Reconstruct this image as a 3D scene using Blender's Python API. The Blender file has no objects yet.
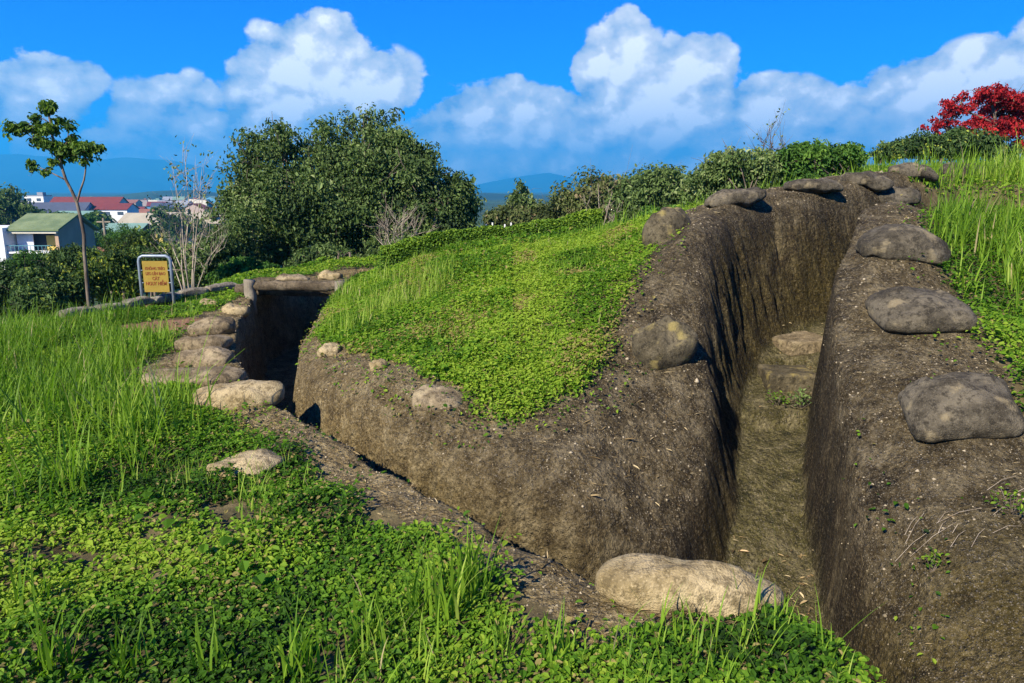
import bpy, math, random
import numpy as np
from mathutils import Vector
random.seed(7); RNG = np.random.default_rng(11)
sc = bpy.context.scene
COL = sc.collection
R_ = math.radians

# ------------------------------------------------------------------ view maths
TILT = R_(11.57); FOC = 740.0; EYE = 1.6
cT, sT = math.cos(TILT), math.sin(TILT)
def rr(px, py):
    xc = (px - 512) / FOC; yc = -(py - 341.5) / FOC
    den = cT + yc * sT
    return xc / den, (-sT + yc * cT) / den
def P(px, py, Y):
    a, b = rr(px, py); return np.array((a * Y, Y, EYE + b * Y))

# ------------------------------------------------------------------ noise
_perm = np.random.default_rng(3).random((256, 256))
def vnoise(x, y):
    xi = np.floor(x).astype(int); yi = np.floor(y).astype(int)
    fx = x - xi; fy = y - yi
    fx = fx * fx * (3 - 2 * fx); fy = fy * fy * (3 - 2 * fy)
    a = _perm[xi & 255, yi & 255]; b = _perm[(xi + 1) & 255, yi & 255]
    c = _perm[xi & 255, (yi + 1) & 255]; d = _perm[(xi + 1) & 255, (yi + 1) & 255]
    return (a * (1 - fx) + b * fx) * (1 - fy) + (c * (1 - fx) + d * fx) * fy - .5
def fbm(x, y, f=1.0, o=4, g=.5):
    s = 0; a = 1.0
    for i in range(o):
        s = s + a * vnoise(x * f + 17.3 * i, y * f - 9.1 * i); a *= g; f *= 2.03
    return s
def sstep(a, b, x):
    t = np.clip((x - a) / (b - a), 0, 1); return t * t * (3 - 2 * t)

# ------------------------------------------------------------------ terrain control points
CP = []
def cp(px, py, Y, dz=0):
    p = P(px, py, Y); CP.append((p[0], p[1], p[2] + dz))
NEAR = [(3.2,-1,.12),(2.2,.6,.12),(1.55,1.5,.12),(1.2,2.12,.12),(1.16,2.35,.12),(1.04,2.61,.12),(.73,2.76,.12),(.37,2.88,.12),
        (.08,3.1,.12),(-.32,3.59,.12),(-1.02,4.42,.12),(-1.61,5.16,.12),(-1.85,5.5,.14),(-2.2,6.05,.14),(-2.7,7.1,.14),
        (-3.2,8.4,.14),(-3.62,9.9,.14),(-3.92,11.2,.14),(-3.75,12.8,.14),(-3.1,14.3,.14),(-1.8,15.3,.14)]
FAR = [(-1.3,14.5,.15),(-2.1,13.7,.15),(-2.35,12.8,.15),(-2.3,11.8,.15),(-2.3,10.4,.18),(-2.36,9,.18),(-2.2,7.6,.2),(-2.02,6.8,.2),(-1.82,6.2,.22),
       (-1.38,5.66,.25),(-.82,5.0,.3),(-.2,4.5,.33),(.46,4.16,.33),(.98,4.24,.28),(1.22,4.65,.25),(1.4,5.3,.3),(1.5,6.0,.42),
       (1.66,6.6,.5),(2.05,7.3,.55),(2.65,7.85,.5),(3.2,8.1,.5),(3.97,8.6,.4),(4.8,9.2,.35),(5.8,9.7,.3)]
RIGHT = [(6.3,9.0,.15),(5.2,8.4,.15),(4.2,7.7,.15),(3.42,7.2,.14),(2.78,6.2,.13),(2.39,5.4,.12),(2.18,4.8,.12),(2.05,4.3,.1),
         (1.97,3.9,.1),(1.92,3.5,.12),(1.87,3.1,.15),(2.0,2.5,.2),(2.5,1.8,.2),(3.3,1.0,.2),(4.2,-.4,.2)]
RIM = np.array(NEAR + FAR + RIGHT)
for x, y, w in NEAR:
    CP.append((x, y, 0.0 if y < 7 else .04))
for a in [(500,430,4.75),(600,470,4.3),(600,400,4.9),(560,350,5.6),(620,280,6.5),(560,240,9),(450,250,9.5),(400,265,9.5),(340,300,9),
          (430,330,6.5),(400,380,5.3),(300,350,6.8),(690,350,5.5),(690,450,4.75),(650,500,4.4),(700,225,6.7),(735,205,7.4),(812,190,8.1),(865,184,8.7),
          (905,176,9.4),(666,240,7.1),(640,262,6.9),(868,210,7.2),(845,250,6.2),(836,300,5.4),(840,360,4.8),(850,430,4.3),(858,500,3.9),
          (865,600,3.5),(950,683,2.9),(960,405,4.1),(920,318,5),(900,250,5.9),(890,202,7.0),(950,550,3.4),(1000,480,3.7),(1010,600,3.1),
          (1000,310,5.5),(1000,255,7.2),(1010,205,9.0),(1010,172,11),(950,176,12),(870,172,16),(950,170,19),(650,230,10),(760,202,11),(1000,176,15),(870,176,12)]:
    cp(*a)
for a in [(-6,-6,0),(0,-6,0),(6,-7,.5),(9,3,1.2),(9,8,2.0),(9,0,.9),(-1.5,1,0),(-4,3,0),(-3,5,0),(-8,5,-.1),(-5,8,0),(-8,11,-.2),(-5,11,-.02),
          (-4.6,14.5,.02),(-1.5,16.5,.1),(-1,13,.1),(1,12,.55),(2,15,.4),(3.2,14,.75),(4.8,14,1.1),(6,22,1.3),(12,22,2.2),(14,12,2.2),(0,2,0),(-1,3,0),(5.6,4.6,.9),(4.6,2.4,.45),(3.4,1.7,0)]:
    CP.append(a)
CP = np.array(CP, float)
def _tps_phi(r2): return .5 * r2 * np.log(r2 + 1e-9)
def _fit():
    n = len(CP); xy = CP[:, :2]
    K = _tps_phi(((xy[:, None] - xy[None]) ** 2).sum(-1)) + np.eye(n) * .015
    Pm = np.c_[np.ones(n), xy]
    A = np.zeros((n + 3, n + 3)); A[:n, :n] = K; A[:n, n:] = Pm; A[n:, :n] = Pm.T
    return np.linalg.solve(A, np.r_[CP[:, 2], 0, 0, 0])
_W = _fit()
def tps(x, y):
    out = np.empty_like(x); n = len(CP)
    for i in range(0, len(x), 40000):
        xx = x[i:i + 40000]; yy = y[i:i + 40000]
        r2 = (xx[:, None] - CP[:, 0]) ** 2 + (yy[:, None] - CP[:, 1]) ** 2
        out[i:i + 40000] = _tps_phi(r2) @ _W[:n] + _W[n] + _W[n + 1] * xx + _W[n + 2] * yy
    return out
def poly_sd(x, y, poly, w=None):
    """signed distance (positive inside) + interpolated third column of nearest edge"""
    d = np.full(x.shape, 1e9); ww = np.zeros(x.shape); ins = np.zeros(x.shape, bool)
    n = len(poly)
    for i in range(n):
        ax, ay = poly[i][0], poly[i][1]; bx, by = poly[(i + 1) % n][0], poly[(i + 1) % n][1]
        ex, ey = bx - ax, by - ay
        t = np.clip(((x - ax) * ex + (y - ay) * ey) / (ex * ex + ey * ey + 1e-12), 0, 1)
        dd = np.hypot(x - ax - t * ex, y - ay - t * ey)
        m = dd < d; d = np.where(m, dd, d)
        if w is not None: ww = np.where(m, w[i] * (1 - t) + w[(i + 1) % n] * t, ww)
        c = ((ay > y) != (by > y))
        with np.errstate(divide='ignore', invalid='ignore'):
            xi = ex * (y - ay) / (by - ay if by != ay else 1e-9) + ax
        ins ^= (c & (x < xi))
    return np.where(ins, d, -d), ww
def hills_base(x, y):
    return -15 + 2.5 * fbm(x, y, 1 / 180., 3)
def ground_raw(x, y):
    xc = np.clip(x, -9, 13); yc = np.clip(y, -5, 22)
    z = tps(xc, yc)
    yb = np.interp(x, [-5, -1, 2, 5, 9, 12], [16.3, 16.3, 17, 19, 26, 34])
    xb = np.interp(y, [3, 7, 9, 12, 13.6, 16], [-10, -6.9, -5.85, -4.9, -4.7, -4.2])
    s = np.maximum(y - yb, np.maximum(xb - x, x - 45))
    sp = np.maximum(s, 0)
    z = z - .42 * (np.sqrt(np.minimum(sp, 12) ** 2 + .15) - .387)
    t = sstep(0, 70, s)
    return z * (1 - t) + hills_base(x, y) * t
def floor_z(x, y):
    fr = np.interp(y, [4.3, 4.7, 5.0, 5.45, 5.85, 5.9, 6.4, 6.75, 6.8, 7.3, 8, 9], [-.95, -.78, -.6, -.42, -.34, -.2, -.1, -.02, .07, .18, .32, .5])
    fl = np.interp(x, [-4, -1.8, .5, 1.2], [-1.0, -1.12, -.98, -.95])
    return np.where((x > 1.0) & (y > 4.0), fr, fl)
def terrain(x, y, full=False):
    x = np.asarray(x, float).ravel(); y = np.asarray(y, float).ravel()
    z = ground_raw(x, y)
    dR = np.full(x.shape, -9.); p = np.zeros(x.shape)
    m = (x > -8) & (x < 9) & (y > -3) & (y < 19)
    if m.any():
        xm, ym = x[m], y[m]
        d, w = poly_sd(xm, ym, RIM, RIM[:, 2])
        d = d + .05 * fbm(xm, ym, 1.6, 3) + .018 * fbm(xm, ym, 9, 2) * sstep(-.2, .05, d)
        dR[m] = d
        t = np.clip(d / w, 0, 1); jn = fbm(xm, ym, 7, 3) * .09 + fbm(xm, ym, 19, 2) * .08; t = np.clip(t + jn * np.sin(np.pi * np.clip(t, 0, 1)), 0, 1)
        pm = .45 * t + .55 * t * t * (3 - 2 * t)
        zz = z[m]
        far = sstep(-.3, .3, w - .16)
        zz = zz - np.where(w > .17, .10, np.where(w < .125, .012, .04)) * sstep(-.22, 0, d) ** 2 + .05 * np.clip(fbm(xm, ym, 4.5, 3), -.3, .5) * sstep(-.35, -.1, d) * (w < .15)
        fz = floor_z(xm, ym) + .03 * fbm(xm, ym, 4, 3)
        fz = np.minimum(fz, zz)
        zz = zz * (1 - pm) + fz * pm
        zz = zz + (.05 * fbm(xm, ym, 2.2, 3) + .012 * fbm(xm, ym, 13, 3)) * (1 - .6 * pm)
        z[m] = zz; p[m] = pm
    if full: return z, dR, p
    return z
def Hh(x, y): return float(terrain(np.array([x]), np.array([y]))[0])
_YY = np.r_[np.arange(1.6, 14, .01), np.arange(14, 60, .05)]
def hit(px, py):
    a, b = rr(px, py); z = terrain(a * _YY, _YY); k = np.nonzero(EYE + b * _YY < z)[0]
    if len(k) == 0: return None
    Y = _YY[k[0]]; return np.array((a * Y, Y, z[k[0]]))

# ------------------------------------------------------------------ green masks (world polygons)
def wpoly(pts):
    o = []
    for p in pts:
        if len(p) == 3: q = P(*p); o.append((q[0], q[1]))
        else:
            h = hit(*p); o.append((h[0], h[1]))
    return o
G_LEFT = [(-9,13.2),(-9,-5),(1.6,-5),(1.05,1.0),(1.12,1.9)] + wpoly([(852,660),(800,615),(740,628),(640,632),(560,640),(500,580),(450,545),(400,520),(340,488),(290,460),(225,425),(195,395),(130,372),(178,352),(180,330),(192,318),(222,306),(240,296)]) + [(-4.3,11.6)]
G_HILL = wpoly([(312,338),(345,345),(385,362),(440,385),(478,412),(530,418),(575,395),(612,350),(622,300),(642,262),(652,232)]) + [(2.3,9.2),(3.3,10.6),(7,12.5),(9,24),(3,24),(0,16),(-2.6,14),(-2.5,11),(-2.25,9.2),(-2.0,7.7)]
G_RIGHT = wpoly([(905,178),(925,205),(938,240),(955,290),(985,345),(1005,400),(1022,440)]) + [(3.2,3.0),(3.6,2.0),(6,-1),(14,-1),(14,24),(8,20),(7.5,11)]
G_BACK = [(-9,11.9),(-4.6,11.9),(-4.1,12.9),(-3.5,14.5),(-2.0,15.7),(0,15),(3,17),(3,24),(-9,24)]
G_MAIN = [G_LEFT, G_HILL, G_RIGHT, G_BACK]
BARE_PATCH = wpoly([(110,328),(150,320),(205,318),(190,330),(120,335)])
def green(x, y):
    g = np.full(np.shape(x), -9.)
    for pl in G_MAIN:
        g = np.maximum(g, poly_sd(x, y, pl)[0])
    b = poly_sd(x, y, BARE_PATCH)[0]
    g = np.minimum(g, -b)
    return g + .16 * fbm(x, y, 2.3, 3)

# ------------------------------------------------------------------ mesh helpers
def new_obj(name, me, parent=None, mat=None):
    o = bpy.data.objects.new(name, me); COL.objects.link(o)
    if mat: me.materials.append(mat)
    if parent: o.parent = parent
    return o
def tag(o, label=None, cat=None, group=None, kind=None):
    if label: o['label'] = label
    if cat: o['category'] = cat
    if group: o['group'] = group
    if kind: o['kind'] = kind
    return o
def empty(name, loc, rz=0):
    o = bpy.data.objects.new(name, None); COL.objects.link(o); o.location = loc; o.rotation_euler = (0, 0, rz); o.empty_display_size = .2
    return o
def np_mesh(name, V, loops, sizes, smooth=False, attrs=None):
    me = bpy.data.meshes.new(name)
    V = np.ascontiguousarray(V, dtype=np.float32); loops = np.ascontiguousarray(loops, dtype=np.int32).ravel(); sizes = np.asarray(sizes, dtype=np.int32)
    me.vertices.add(len(V)); me.vertices.foreach_set('co', V.ravel())
    me.loops.add(len(loops)); me.loops.foreach_set('vertex_index', loops)
    me.polygons.add(len(sizes)); st = np.r_[0, np.cumsum(sizes)[:-1]].astype(np.int32)
    me.polygons.foreach_set('loop_start', st)
    try: me.polygons.foreach_set('loop_total', sizes)
    except Exception: pass
    me.polygons.foreach_set('use_smooth', np.full(len(sizes), smooth))
    for k, a in (attrs or {}).items():
        at = me.attributes.new(k, 'FLOAT', 'POINT'); at.data.foreach_set('value', np.asarray(a, dtype=np.float32))
    me.update(calc_edges=True)
    return me
class MB:
    def __init__(s): s.v = []; s.f = []
    def box(s, c, d, rz=0, tilt=None):
        i = len(s.v); ca, sa = math.cos(rz), math.sin(rz)
        for sx, sy, sz in ((-1,-1,-1),(1,-1,-1),(1,1,-1),(-1,1,-1),(-1,-1,1),(1,-1,1),(1,1,1),(-1,1,1)):
            x, y, z = sx * d[0] / 2, sy * d[1] / 2, sz * d[2] / 2
            s.v.append((c[0] + x * ca - y * sa, c[1] + x * sa + y * ca, c[2] + z))
        for f in ((0,3,2,1),(4,5,6,7),(0,1,5,4),(1,2,6,5),(2,3,7,6),(3,0,4,7)): s.f.append([i + k for k in f])
        return s
    def faces(s, V, F):
        i = len(s.v); s.v += [tuple(v) for v in V]; s.f += [[i + k for k in f] for f in F]; return s
    def tube(s, pts, rad, n=6):
        pts = [np.array(p, float) for p in pts]; i0 = len(s.v); m = len(pts)
        if not hasattr(rad, '__len__'): rad = [rad] * m
        up = None
        for k, p in enumerate(pts):
            d = pts[min(k + 1, m - 1)] - pts[max(k - 1, 0)]; d = d / (np.linalg.norm(d) + 1e-9)
            if up is None:
                up = np.array((1., 0, 0)) if abs(d[2]) > .8 else np.array((0, 0, 1.))
            a = np.cross(d, up); a /= np.linalg.norm(a) + 1e-9; b = np.cross(a, d); up = b
            for j in range(n):
                t = 2 * math.pi * j / n; s.v.append(tuple(p + rad[k] * (a * math.cos(t) + b * math.sin(t))))
        for k in range(m - 1):
            for j in range(n):
                a = i0 + k * n + j; b = i0 + k * n + (j + 1) % n; s.f.append([a, a + n, b + n, b])
        s.f.append([i0 + j for j in range(n)]); s.f.append([i0 + (m - 1) * n + j for j in range(n)][::-1])
        return s
    def build(s, name, mat, parent=None, smooth=False, bevel=0, uncentre=None):
        V = np.array(s.v, float)
        if uncentre is not None: V = V - np.array(uncentre)
        me = np_mesh(name, V, [k for f in s.f for k in f], [len(f) for f in s.f], smooth)
        o = new_obj(name, me, parent, mat)
        if bevel:
            md = o.modifiers.new('b', 'BEVEL'); md.width = bevel; md.segments = 2
        return o

# ------------------------------------------------------------------ materials
class NT:
    def __init__(s, mat):
        mat.use_nodes = True; s.t = mat.node_tree; s.t.nodes.clear(); s.N = s.t.nodes; s.L = s.t.links
    def n(s, typ, **kw):
        nd = s.N.new(typ)
        for k, v in kw.items(): setattr(nd, k, v)
        return nd
    def set(s, sock, v):
        if hasattr(v, 'is_linked') or hasattr(v, 'links'): s.L.new(v, sock)
        elif isinstance(v, (tuple, list)) and len(v) == 3 and sock.type == 'RGBA': sock.default_value = (*v, 1)
        else: sock.default_value = v
    def m(s, op, a, b=0.0, c=None, clamp=False):
        nd = s.n('ShaderNodeMath', operation=op, use_clamp=clamp)
        s.set(nd.inputs[0], a); s.set(nd.inputs[1], b)
        if c is not None: s.set(nd.inputs[2], c)
        return nd.outputs[0]
    def mix(s, f, a, b, blend='MIX'):
        nd = s.n('ShaderNodeMix', data_type='RGBA', blend_type=blend)
        s.set(nd.inputs[0], f); s.set(nd.inputs[6], a); s.set(nd.inputs[7], b)
        return nd.outputs[2]
    def ramp(s, f, stops, interp='LINEAR'):
        nd = s.n('ShaderNodeValToRGB'); nd.color_ramp.interpolation = interp
        e = nd.color_ramp.elements
        while len(e) < len(stops): e.new(.5)
        for k, (p, c) in enumerate(stops):
            e[k].position = p; e[k].color = (*c, 1) if len(c) == 3 else c
        s.set(nd.inputs[0], f); return nd.outputs[0]
    def mr(s, v, a, b, c=0.0, d=1.0, smooth=True):
        nd = s.n('ShaderNodeMapRange', interpolation_type='SMOOTHSTEP' if smooth else 'LINEAR')
        s.set(nd.inputs[0], v); nd.inputs[1].default_value = a; nd.inputs[2].default_value = b
        nd.inputs[3].default_value = c; nd.inputs[4].default_value = d
        return nd.outputs[0]
    def noise(s, vec, scale, detail=4, rough=.55, dim='3D'):
        nd = s.n('ShaderNodeTexNoise'); nd.noise_dimensions = dim
        if vec is not None: s.L.new(vec, nd.inputs['Vector'])
        nd.inputs['Scale'].default_value = scale; nd.inputs['Detail'].default_value = detail; nd.inputs['Roughness'].default_value = rough
        return nd.outputs[0]
    def voro(s, vec, scale, out='Distance', feat='F1'):
        nd = s.n('ShaderNodeTexVoronoi', feature=feat); s.L.new(vec, nd.inputs['Vector']); nd.inputs['Scale'].default_value = scale
        return nd.outputs[out]
    def scalev(s, vec, sx, sy, sz, loc=(0, 0, 0)):
        nd = s.n('ShaderNodeMapping'); s.L.new(vec, nd.inputs[0]); nd.inputs['Scale'].default_value = (sx, sy, sz); nd.inputs['Location'].default_value = loc
        return nd.outputs[0]
    def obj(s): return s.n('ShaderNodeTexCoord').outputs['Object']
    def attr(s, name): return s.n('ShaderNodeAttribute', attribute_name=name).outputs['Fac']
    def out(s, col, rough=.9, bump=None, bstr=.5, bdist=.02, spec=.3, metal=0.0, transl=None, tfac=.3):
        b = s.n('ShaderNodeBsdfPrincipled'); s.set(b.inputs['Base Color'], col); s.set(b.inputs['Roughness'], rough)
        b.inputs['Specular IOR Level'].default_value = spec; b.inputs['Metallic'].default_value = metal
        if bump is not None:
            bp = s.n('ShaderNodeBump'); bp.inputs['Strength'].default_value = bstr; bp.inputs['Distance'].default_value = bdist
            s.L.new(bump, bp.inputs['Height']); s.L.new(bp.outputs[0], b.inputs['Normal'])
        o = s.n('ShaderNodeOutputMaterial'); sh = b.outputs[0]
        if transl is not None:
            t = s.n('ShaderNodeBsdfTranslucent'); s.set(t.inputs[0], transl)
            mx = s.n('ShaderNodeMixShader'); mx.inputs[0].default_value = tfac
            s.L.new(sh, mx.inputs[1]); s.L.new(t.outputs[0], mx.inputs[2]); sh = mx.outputs[0]
        s.L.new(sh, o.inputs[0]); return b
def M(name): return bpy.data.materials.new(name)

def mat_plain(name, c, rough=.7, var=.25, scale=3, metal=0, bump=.2):
    m = M(name); t = NT(m); v = t.obj(); n = t.noise(v, scale, 5); n2 = t.noise(v, scale * 9, 3)
    d = tuple(x * (1 - var) for x in c); l = tuple(min(1, x * (1 + var * .7)) for x in c)
    col = t.mix(t.mr(n, .3, .7), d, l); col = t.mix(t.mr(n2, .35, .75, 0, .4), col, d)
    t.out(col, rough, n2, bump, .01, metal=metal); return m
def mat_leaf(name, stops, rough=.5, tf=.3, tcol=(1.3, 1.5, .6)):
    m = M(name); t = NT(m); a = t.attr('tint'); col = t.ramp(a, stops)
    tc = t.mix(1.0, col, tcol, 'MULTIPLY')
    t.out(col, rough + .15, spec=.15, transl=tc, tfac=tf); return m

def mat_soil():
    m = M('earth'); t = NT(m); v = t.obj()
    n1 = t.noise(v, 1.1, 5); n2 = t.noise(v, 7, 6, .65); n3 = t.noise(v, 40, 4, .7)
    col = t.ramp(n2, [(.3, (.035, .026, .011)), (.5, (.09, .068, .032)), (.7, (.19, .145, .07))])
    red = t.mix(t.mr(t.attr('patch'), .1, .7), col, (.2, .105, .06))
    col = t.mix(t.mr(n1, .45, .65, 0, .35), red, (.08, .075, .03))
    far = t.attr('far'); fcol = t.ramp(t.noise(v, .02, 6, .7), [(.35, (.02, .035, .012)), (.6, (.05, .08, .025))])
    col = t.mix(far, col, fcol)
    t.out(col, .95, n3, .7, .02, spec=.15); return m
def mat_trench():
    m = M('packed_earth'); t = NT(m); v = t.obj()
    wall = t.attr('wall'); flo = t.attr('floorness'); stain_shade = t.attr('stain_shade'); tan = t.attr('tan'); moss = t.attr('moss')
    nA = t.noise(v, 1.4, 5); nB = t.noise(v, 6, 6, .65); nC = t.noise(v, 30, 5, .7); nD = t.noise(v, 110, 3, .7)
    st = t.scalev(v, 9, 9, 1.1); nS = t.noise(st, 1.0, 5, .65); st2 = t.scalev(v, 30, 30, 3); nS2 = t.noise(st2, 1.0, 4, .6)
    # packed brown earth with grit
    brown = t.ramp(nB, [(.34, (.036, .025, .010)), (.48, (.135, .098, .045)), (.64, (.30, .235, .13))])
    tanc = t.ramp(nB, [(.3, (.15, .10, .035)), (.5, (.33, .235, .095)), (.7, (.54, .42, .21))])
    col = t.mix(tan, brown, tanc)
    # dark stains run down the walls; the right wall's shade is painted with them
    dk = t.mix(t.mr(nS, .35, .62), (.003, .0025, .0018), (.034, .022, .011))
    sfac = t.m('MULTIPLY', stain_shade, t.mr(t.m('ADD', nA, t.m('MULTIPLY', nS, .7)), .55, 1.0), clamp=True)
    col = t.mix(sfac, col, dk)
    # ochre / pale runs on the walls
    run = t.m('MULTIPLY', t.m('MULTIPLY', wall, t.mr(nS2, .6, .75)), t.mr(nA, .45, .6))
    col = t.mix(t.m('MULTIPLY', run, .5), col, (.17, .14, .10))
    # moss
    mfac = t.m('MULTIPLY', moss, t.mr(t.m('ADD', nB, t.m('MULTIPLY', nA, .5)), .50, .82), clamp=True)
    col = t.mix(mfac, col, t.mix(nC, (.035, .034, .004), (.19, .135, .016)))
    # floor: dusty brown with moss
    fc = t.ramp(nB, [(.32, (.035, .035, .008)), (.48, (.13, .11, .035)), (.66, (.27, .225, .11))])
    col = t.mix(flo, col, fc)
    nM = t.noise(v, 60, 4, .75); col = t.mix(t.mr(nM, .52, .66, 0, .55), col, t.mix(tan, (.24, .19, .11), (.5, .42, .26)))
    col = t.mix(t.mr(nM, .46, .36, 0, .6), col, (.012, .009, .004))
    # small pebbles / grit flecks
    vd = t.voro(v, 55); vc = t.voro(v, 55, 'Color')
    sep = t.n('ShaderNodeSeparateColor'); t.L.new(vc, sep.inputs[0])
    peb = t.m('MULTIPLY', t.mr(vd, .38, .22), t.mr(sep.outputs[0], .58, .66), clamp=True)
    vd2 = t.voro(v, 130); vc2 = t.voro(v, 130, 'Color'); sep2 = t.n('ShaderNodeSeparateColor'); t.L.new(vc2, sep2.inputs[0])
    peb2 = t.m('MULTIPLY', t.mr(vd2, .45, .25), t.mr(sep2.outputs[0], .42, .5), clamp=True)
    keep = t.m('SUBTRACT', 1.0, t.m('MULTIPLY', wall, .75))
    pc = t.mix(sep.outputs[1], (.14, .11, .065), (.46, .385, .27))
    col = t.mix(t.m('MULTIPLY', t.m('MULTIPLY', peb, keep), .8), col, pc)
    col = t.mix(t.m('MULTIPLY', t.m('MULTIPLY', peb2, keep), .75), col, t.mix(sep2.outputs[1], (.09, .07, .04), (.44, .37, .26)))
    clod = t.voro(v, 24, feat='F1'); crk = t.mr(t.noise(v, 3.3, 8, .72), .47, .5); crk2 = t.m('SUBTRACT', 1.0, t.m('MULTIPLY', t.m('MULTIPLY', crk, t.m('SUBTRACT', 1.0, t.mr(t.noise(v, 3.3, 8, .72), .5, .53))), 1.0))
    col = t.mix(t.m('MULTIPLY', t.m('SUBTRACT', 1.0, crk2), .4), col, (.01, .007, .004))
    col = t.mix(t.mr(nC, .42, .62, .5, 0), col, t.mix(.6, col, (.008, .006, .003)))
    h = t.m('ADD', t.m('ADD', t.m('ADD', t.m('MULTIPLY', nC, 1.6), t.m('MULTIPLY', clod, -.9)), t.m('MULTIPLY', nD, .5)), t.m('ADD', t.m('MULTIPLY', peb, .5), t.m('MULTIPLY', t.m('MULTIPLY', nS2, wall), 1.6)))
    t.out(col, .92, h, 1.0, .045, spec=.15); return m
def mat_bag(name, lo, hi, lichen, lf=.5):
    m = M(name); t = NT(m); v = t.obj()
    oi = t.n('ShaderNodeObjectInfo').outputs['Random']
    w = t.n('ShaderNodeVectorMath', operation='ADD'); t.L.new(v, w.inputs[0])
    cx = t.n('ShaderNodeCombineXYZ'); 
    for k in range(3): t.L.new(t.m('MULTIPLY', oi, 37.0 + k), cx.inputs[k])
    t.L.new(cx.outputs[0], w.inputs[1]); v = w.outputs[0]
    n1 = t.noise(v, 4, 5, .6); n2 = t.noise(v, 22, 5, .7); n3 = t.noise(v, 120, 3, .6)
    col = t.mix(t.mr(n1, .35, .65), lo, hi)
    col = t.mix(t.mr(n2, .47, .62, 0, .75), col, tuple(x * .4 for x in lo))
    nm = t.noise(v, 60, 4, .75); col = t.mix(t.mr(nm, .52, .66, 0, .5), col, tuple(min(1, x * 1.45) for x in hi)); col = t.mix(t.mr(t.noise(v, 2.2, 6, .7), .52, .62, 0, .6), col, tuple(x * .6 for x in lo))
    col = t.mix(t.m('MULTIPLY', t.mr(t.noise(v, 7, 4), .55, .68), lf), col, lichen)
    vd = t.voro(v, 75); vc = t.voro(v, 75, 'Color'); s2 = t.n('ShaderNodeSeparateColor'); t.L.new(vc, s2.inputs[0])
    peb = t.m('MULTIPLY', t.mr(vd, .4, .2), t.mr(s2.outputs[0], .6, .7), clamp=True)
    col = t.mix(t.m('MULTIPLY', peb, .25), col, tuple(min(1, x * 1.5) for x in hi))
    col = t.mix(t.mr(n3, .55, .75, 0, .35), col, tuple(x * .4 for x in lo))
    wv = t.n('ShaderNodeTexWave', wave_type='BANDS'); t.L.new(v, wv.inputs[0]); wv.inputs['Scale'].default_value = 26; wv.inputs['Distortion'].default_value = 3
    h = t.m('ADD', t.m('ADD', t.m('MULTIPLY', n2, 1.2), n3), t.m('MULTIPLY', wv.outputs[1], .03))
    t.out(col, .9, h, .8, .014, spec=.2); return m
def mat_bark(name, a, b, sc_=14):
    m = M(name); t = NT(m); v = t.scalev(t.obj(), sc_, sc_, sc_ * .25); n = t.noise(v, 1, 5, .65)
    t.out(t.mix(t.mr(n, .35, .65), a, b), .9, n, .6, .02); return m

# ------------------------------------------------------------------ camera, light, sky
cd = bpy.data.cameras.new('camera'); cam = bpy.data.objects.new('camera', cd); COL.objects.link(cam)
cd.sensor_width = 36; cd.lens = 36 * FOC / 1024; cd.clip_start = .05; cd.clip_end = 40000
cam.location = (0, 0, EYE); cam.rotation_euler = (math.pi / 2 - TILT, 0, 0); sc.camera = cam
sc.view_settings.view_transform = 'Standard'; sc.view_settings.look = 'None'; sc.view_settings.exposure = EXPO = 1.2
sc.view_settings.gamma = 1
SUN_DIR = Vector((.60, .80, -.76)).normalized()      # the way the light travels
sd = bpy.data.lights.new('sun', 'SUN'); sun = bpy.data.objects.new('sun', sd); COL.objects.link(sun)
sd.energy = 4.8; sd.angle = R_(.55); sd.color = (1, .92, .78)
sun.rotation_euler = SUN_DIR.to_track_quat('-Z', 'Y').to_euler(); sun.location = (-6, -8, 12)
to_sun = -SUN_DIR; elev = math.asin(to_sun.z); azim = math.atan2(to_sun.x, to_sun.y)
wd = bpy.data.worlds.new('World'); sc.world = wd
t = NT(wd)
sky = t.n('ShaderNodeTexSky', sky_type='NISHITA', sun_disc=False, sun_elevation=elev, sun_rotation=azim % (2 * math.pi))
sky.altitude = 500; sky.air_density = 1.0; sky.dust_density = .15; sky.ozone_density = 3.0
tc = t.n('ShaderNodeTexCoord').outputs['Generated']
sx = t.n('ShaderNodeSeparateXYZ'); t.L.new(tc, sx.inputs[0]); X, Y, Z = sx.outputs
az = t.m('ARCTAN2', X, Y); el = t.m('ARCSINE', Z)
def azel(px, py):
    a, b = rr(px, py); return math.atan2(a, 1), math.atan2(b, math.hypot(a, 1))
def sc_r(px, py, rx, ry):
    a, e = azel(px, py); a2, _ = azel(px + rx, py); _, e2 = azel(px, py - ry); return a, e, a2 - a, e2 - e
comb = t.n('ShaderNodeCombineXYZ'); t.L.new(az, comb.inputs[0]); t.L.new(el, comb.inputs[1])
cv = comb.outputs[0]
wn = t.n('ShaderNodeTexNoise'); t.L.new(cv, wn.inputs['Vector']); wn.inputs['Scale'].default_value = 22; wn.inputs['Detail'].default_value = 2
wv_ = t.n('ShaderNodeVectorMath', operation='MULTIPLY_ADD'); t.L.new(wn.outputs[1], wv_.inputs[0]); wv_.inputs[1].default_value = (.03, .03, 0); t.L.new(cv, wv_.inputs[2])
def cloud_field(dx=0., dy=0.):
    n = t.noise(t.scalev(cv, 1, 1.25, 1, (dx, dy, 0)), 11, 8, .6)
    n2 = t.voro(t.scalev(wv_.outputs[0], 1, 1.15, 1, (dx, dy, 0)), 24)
    return t.m('SUBTRACT', t.m('ADD', n, 0.10), t.m('MULTIPLY', n2, .30))
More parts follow.
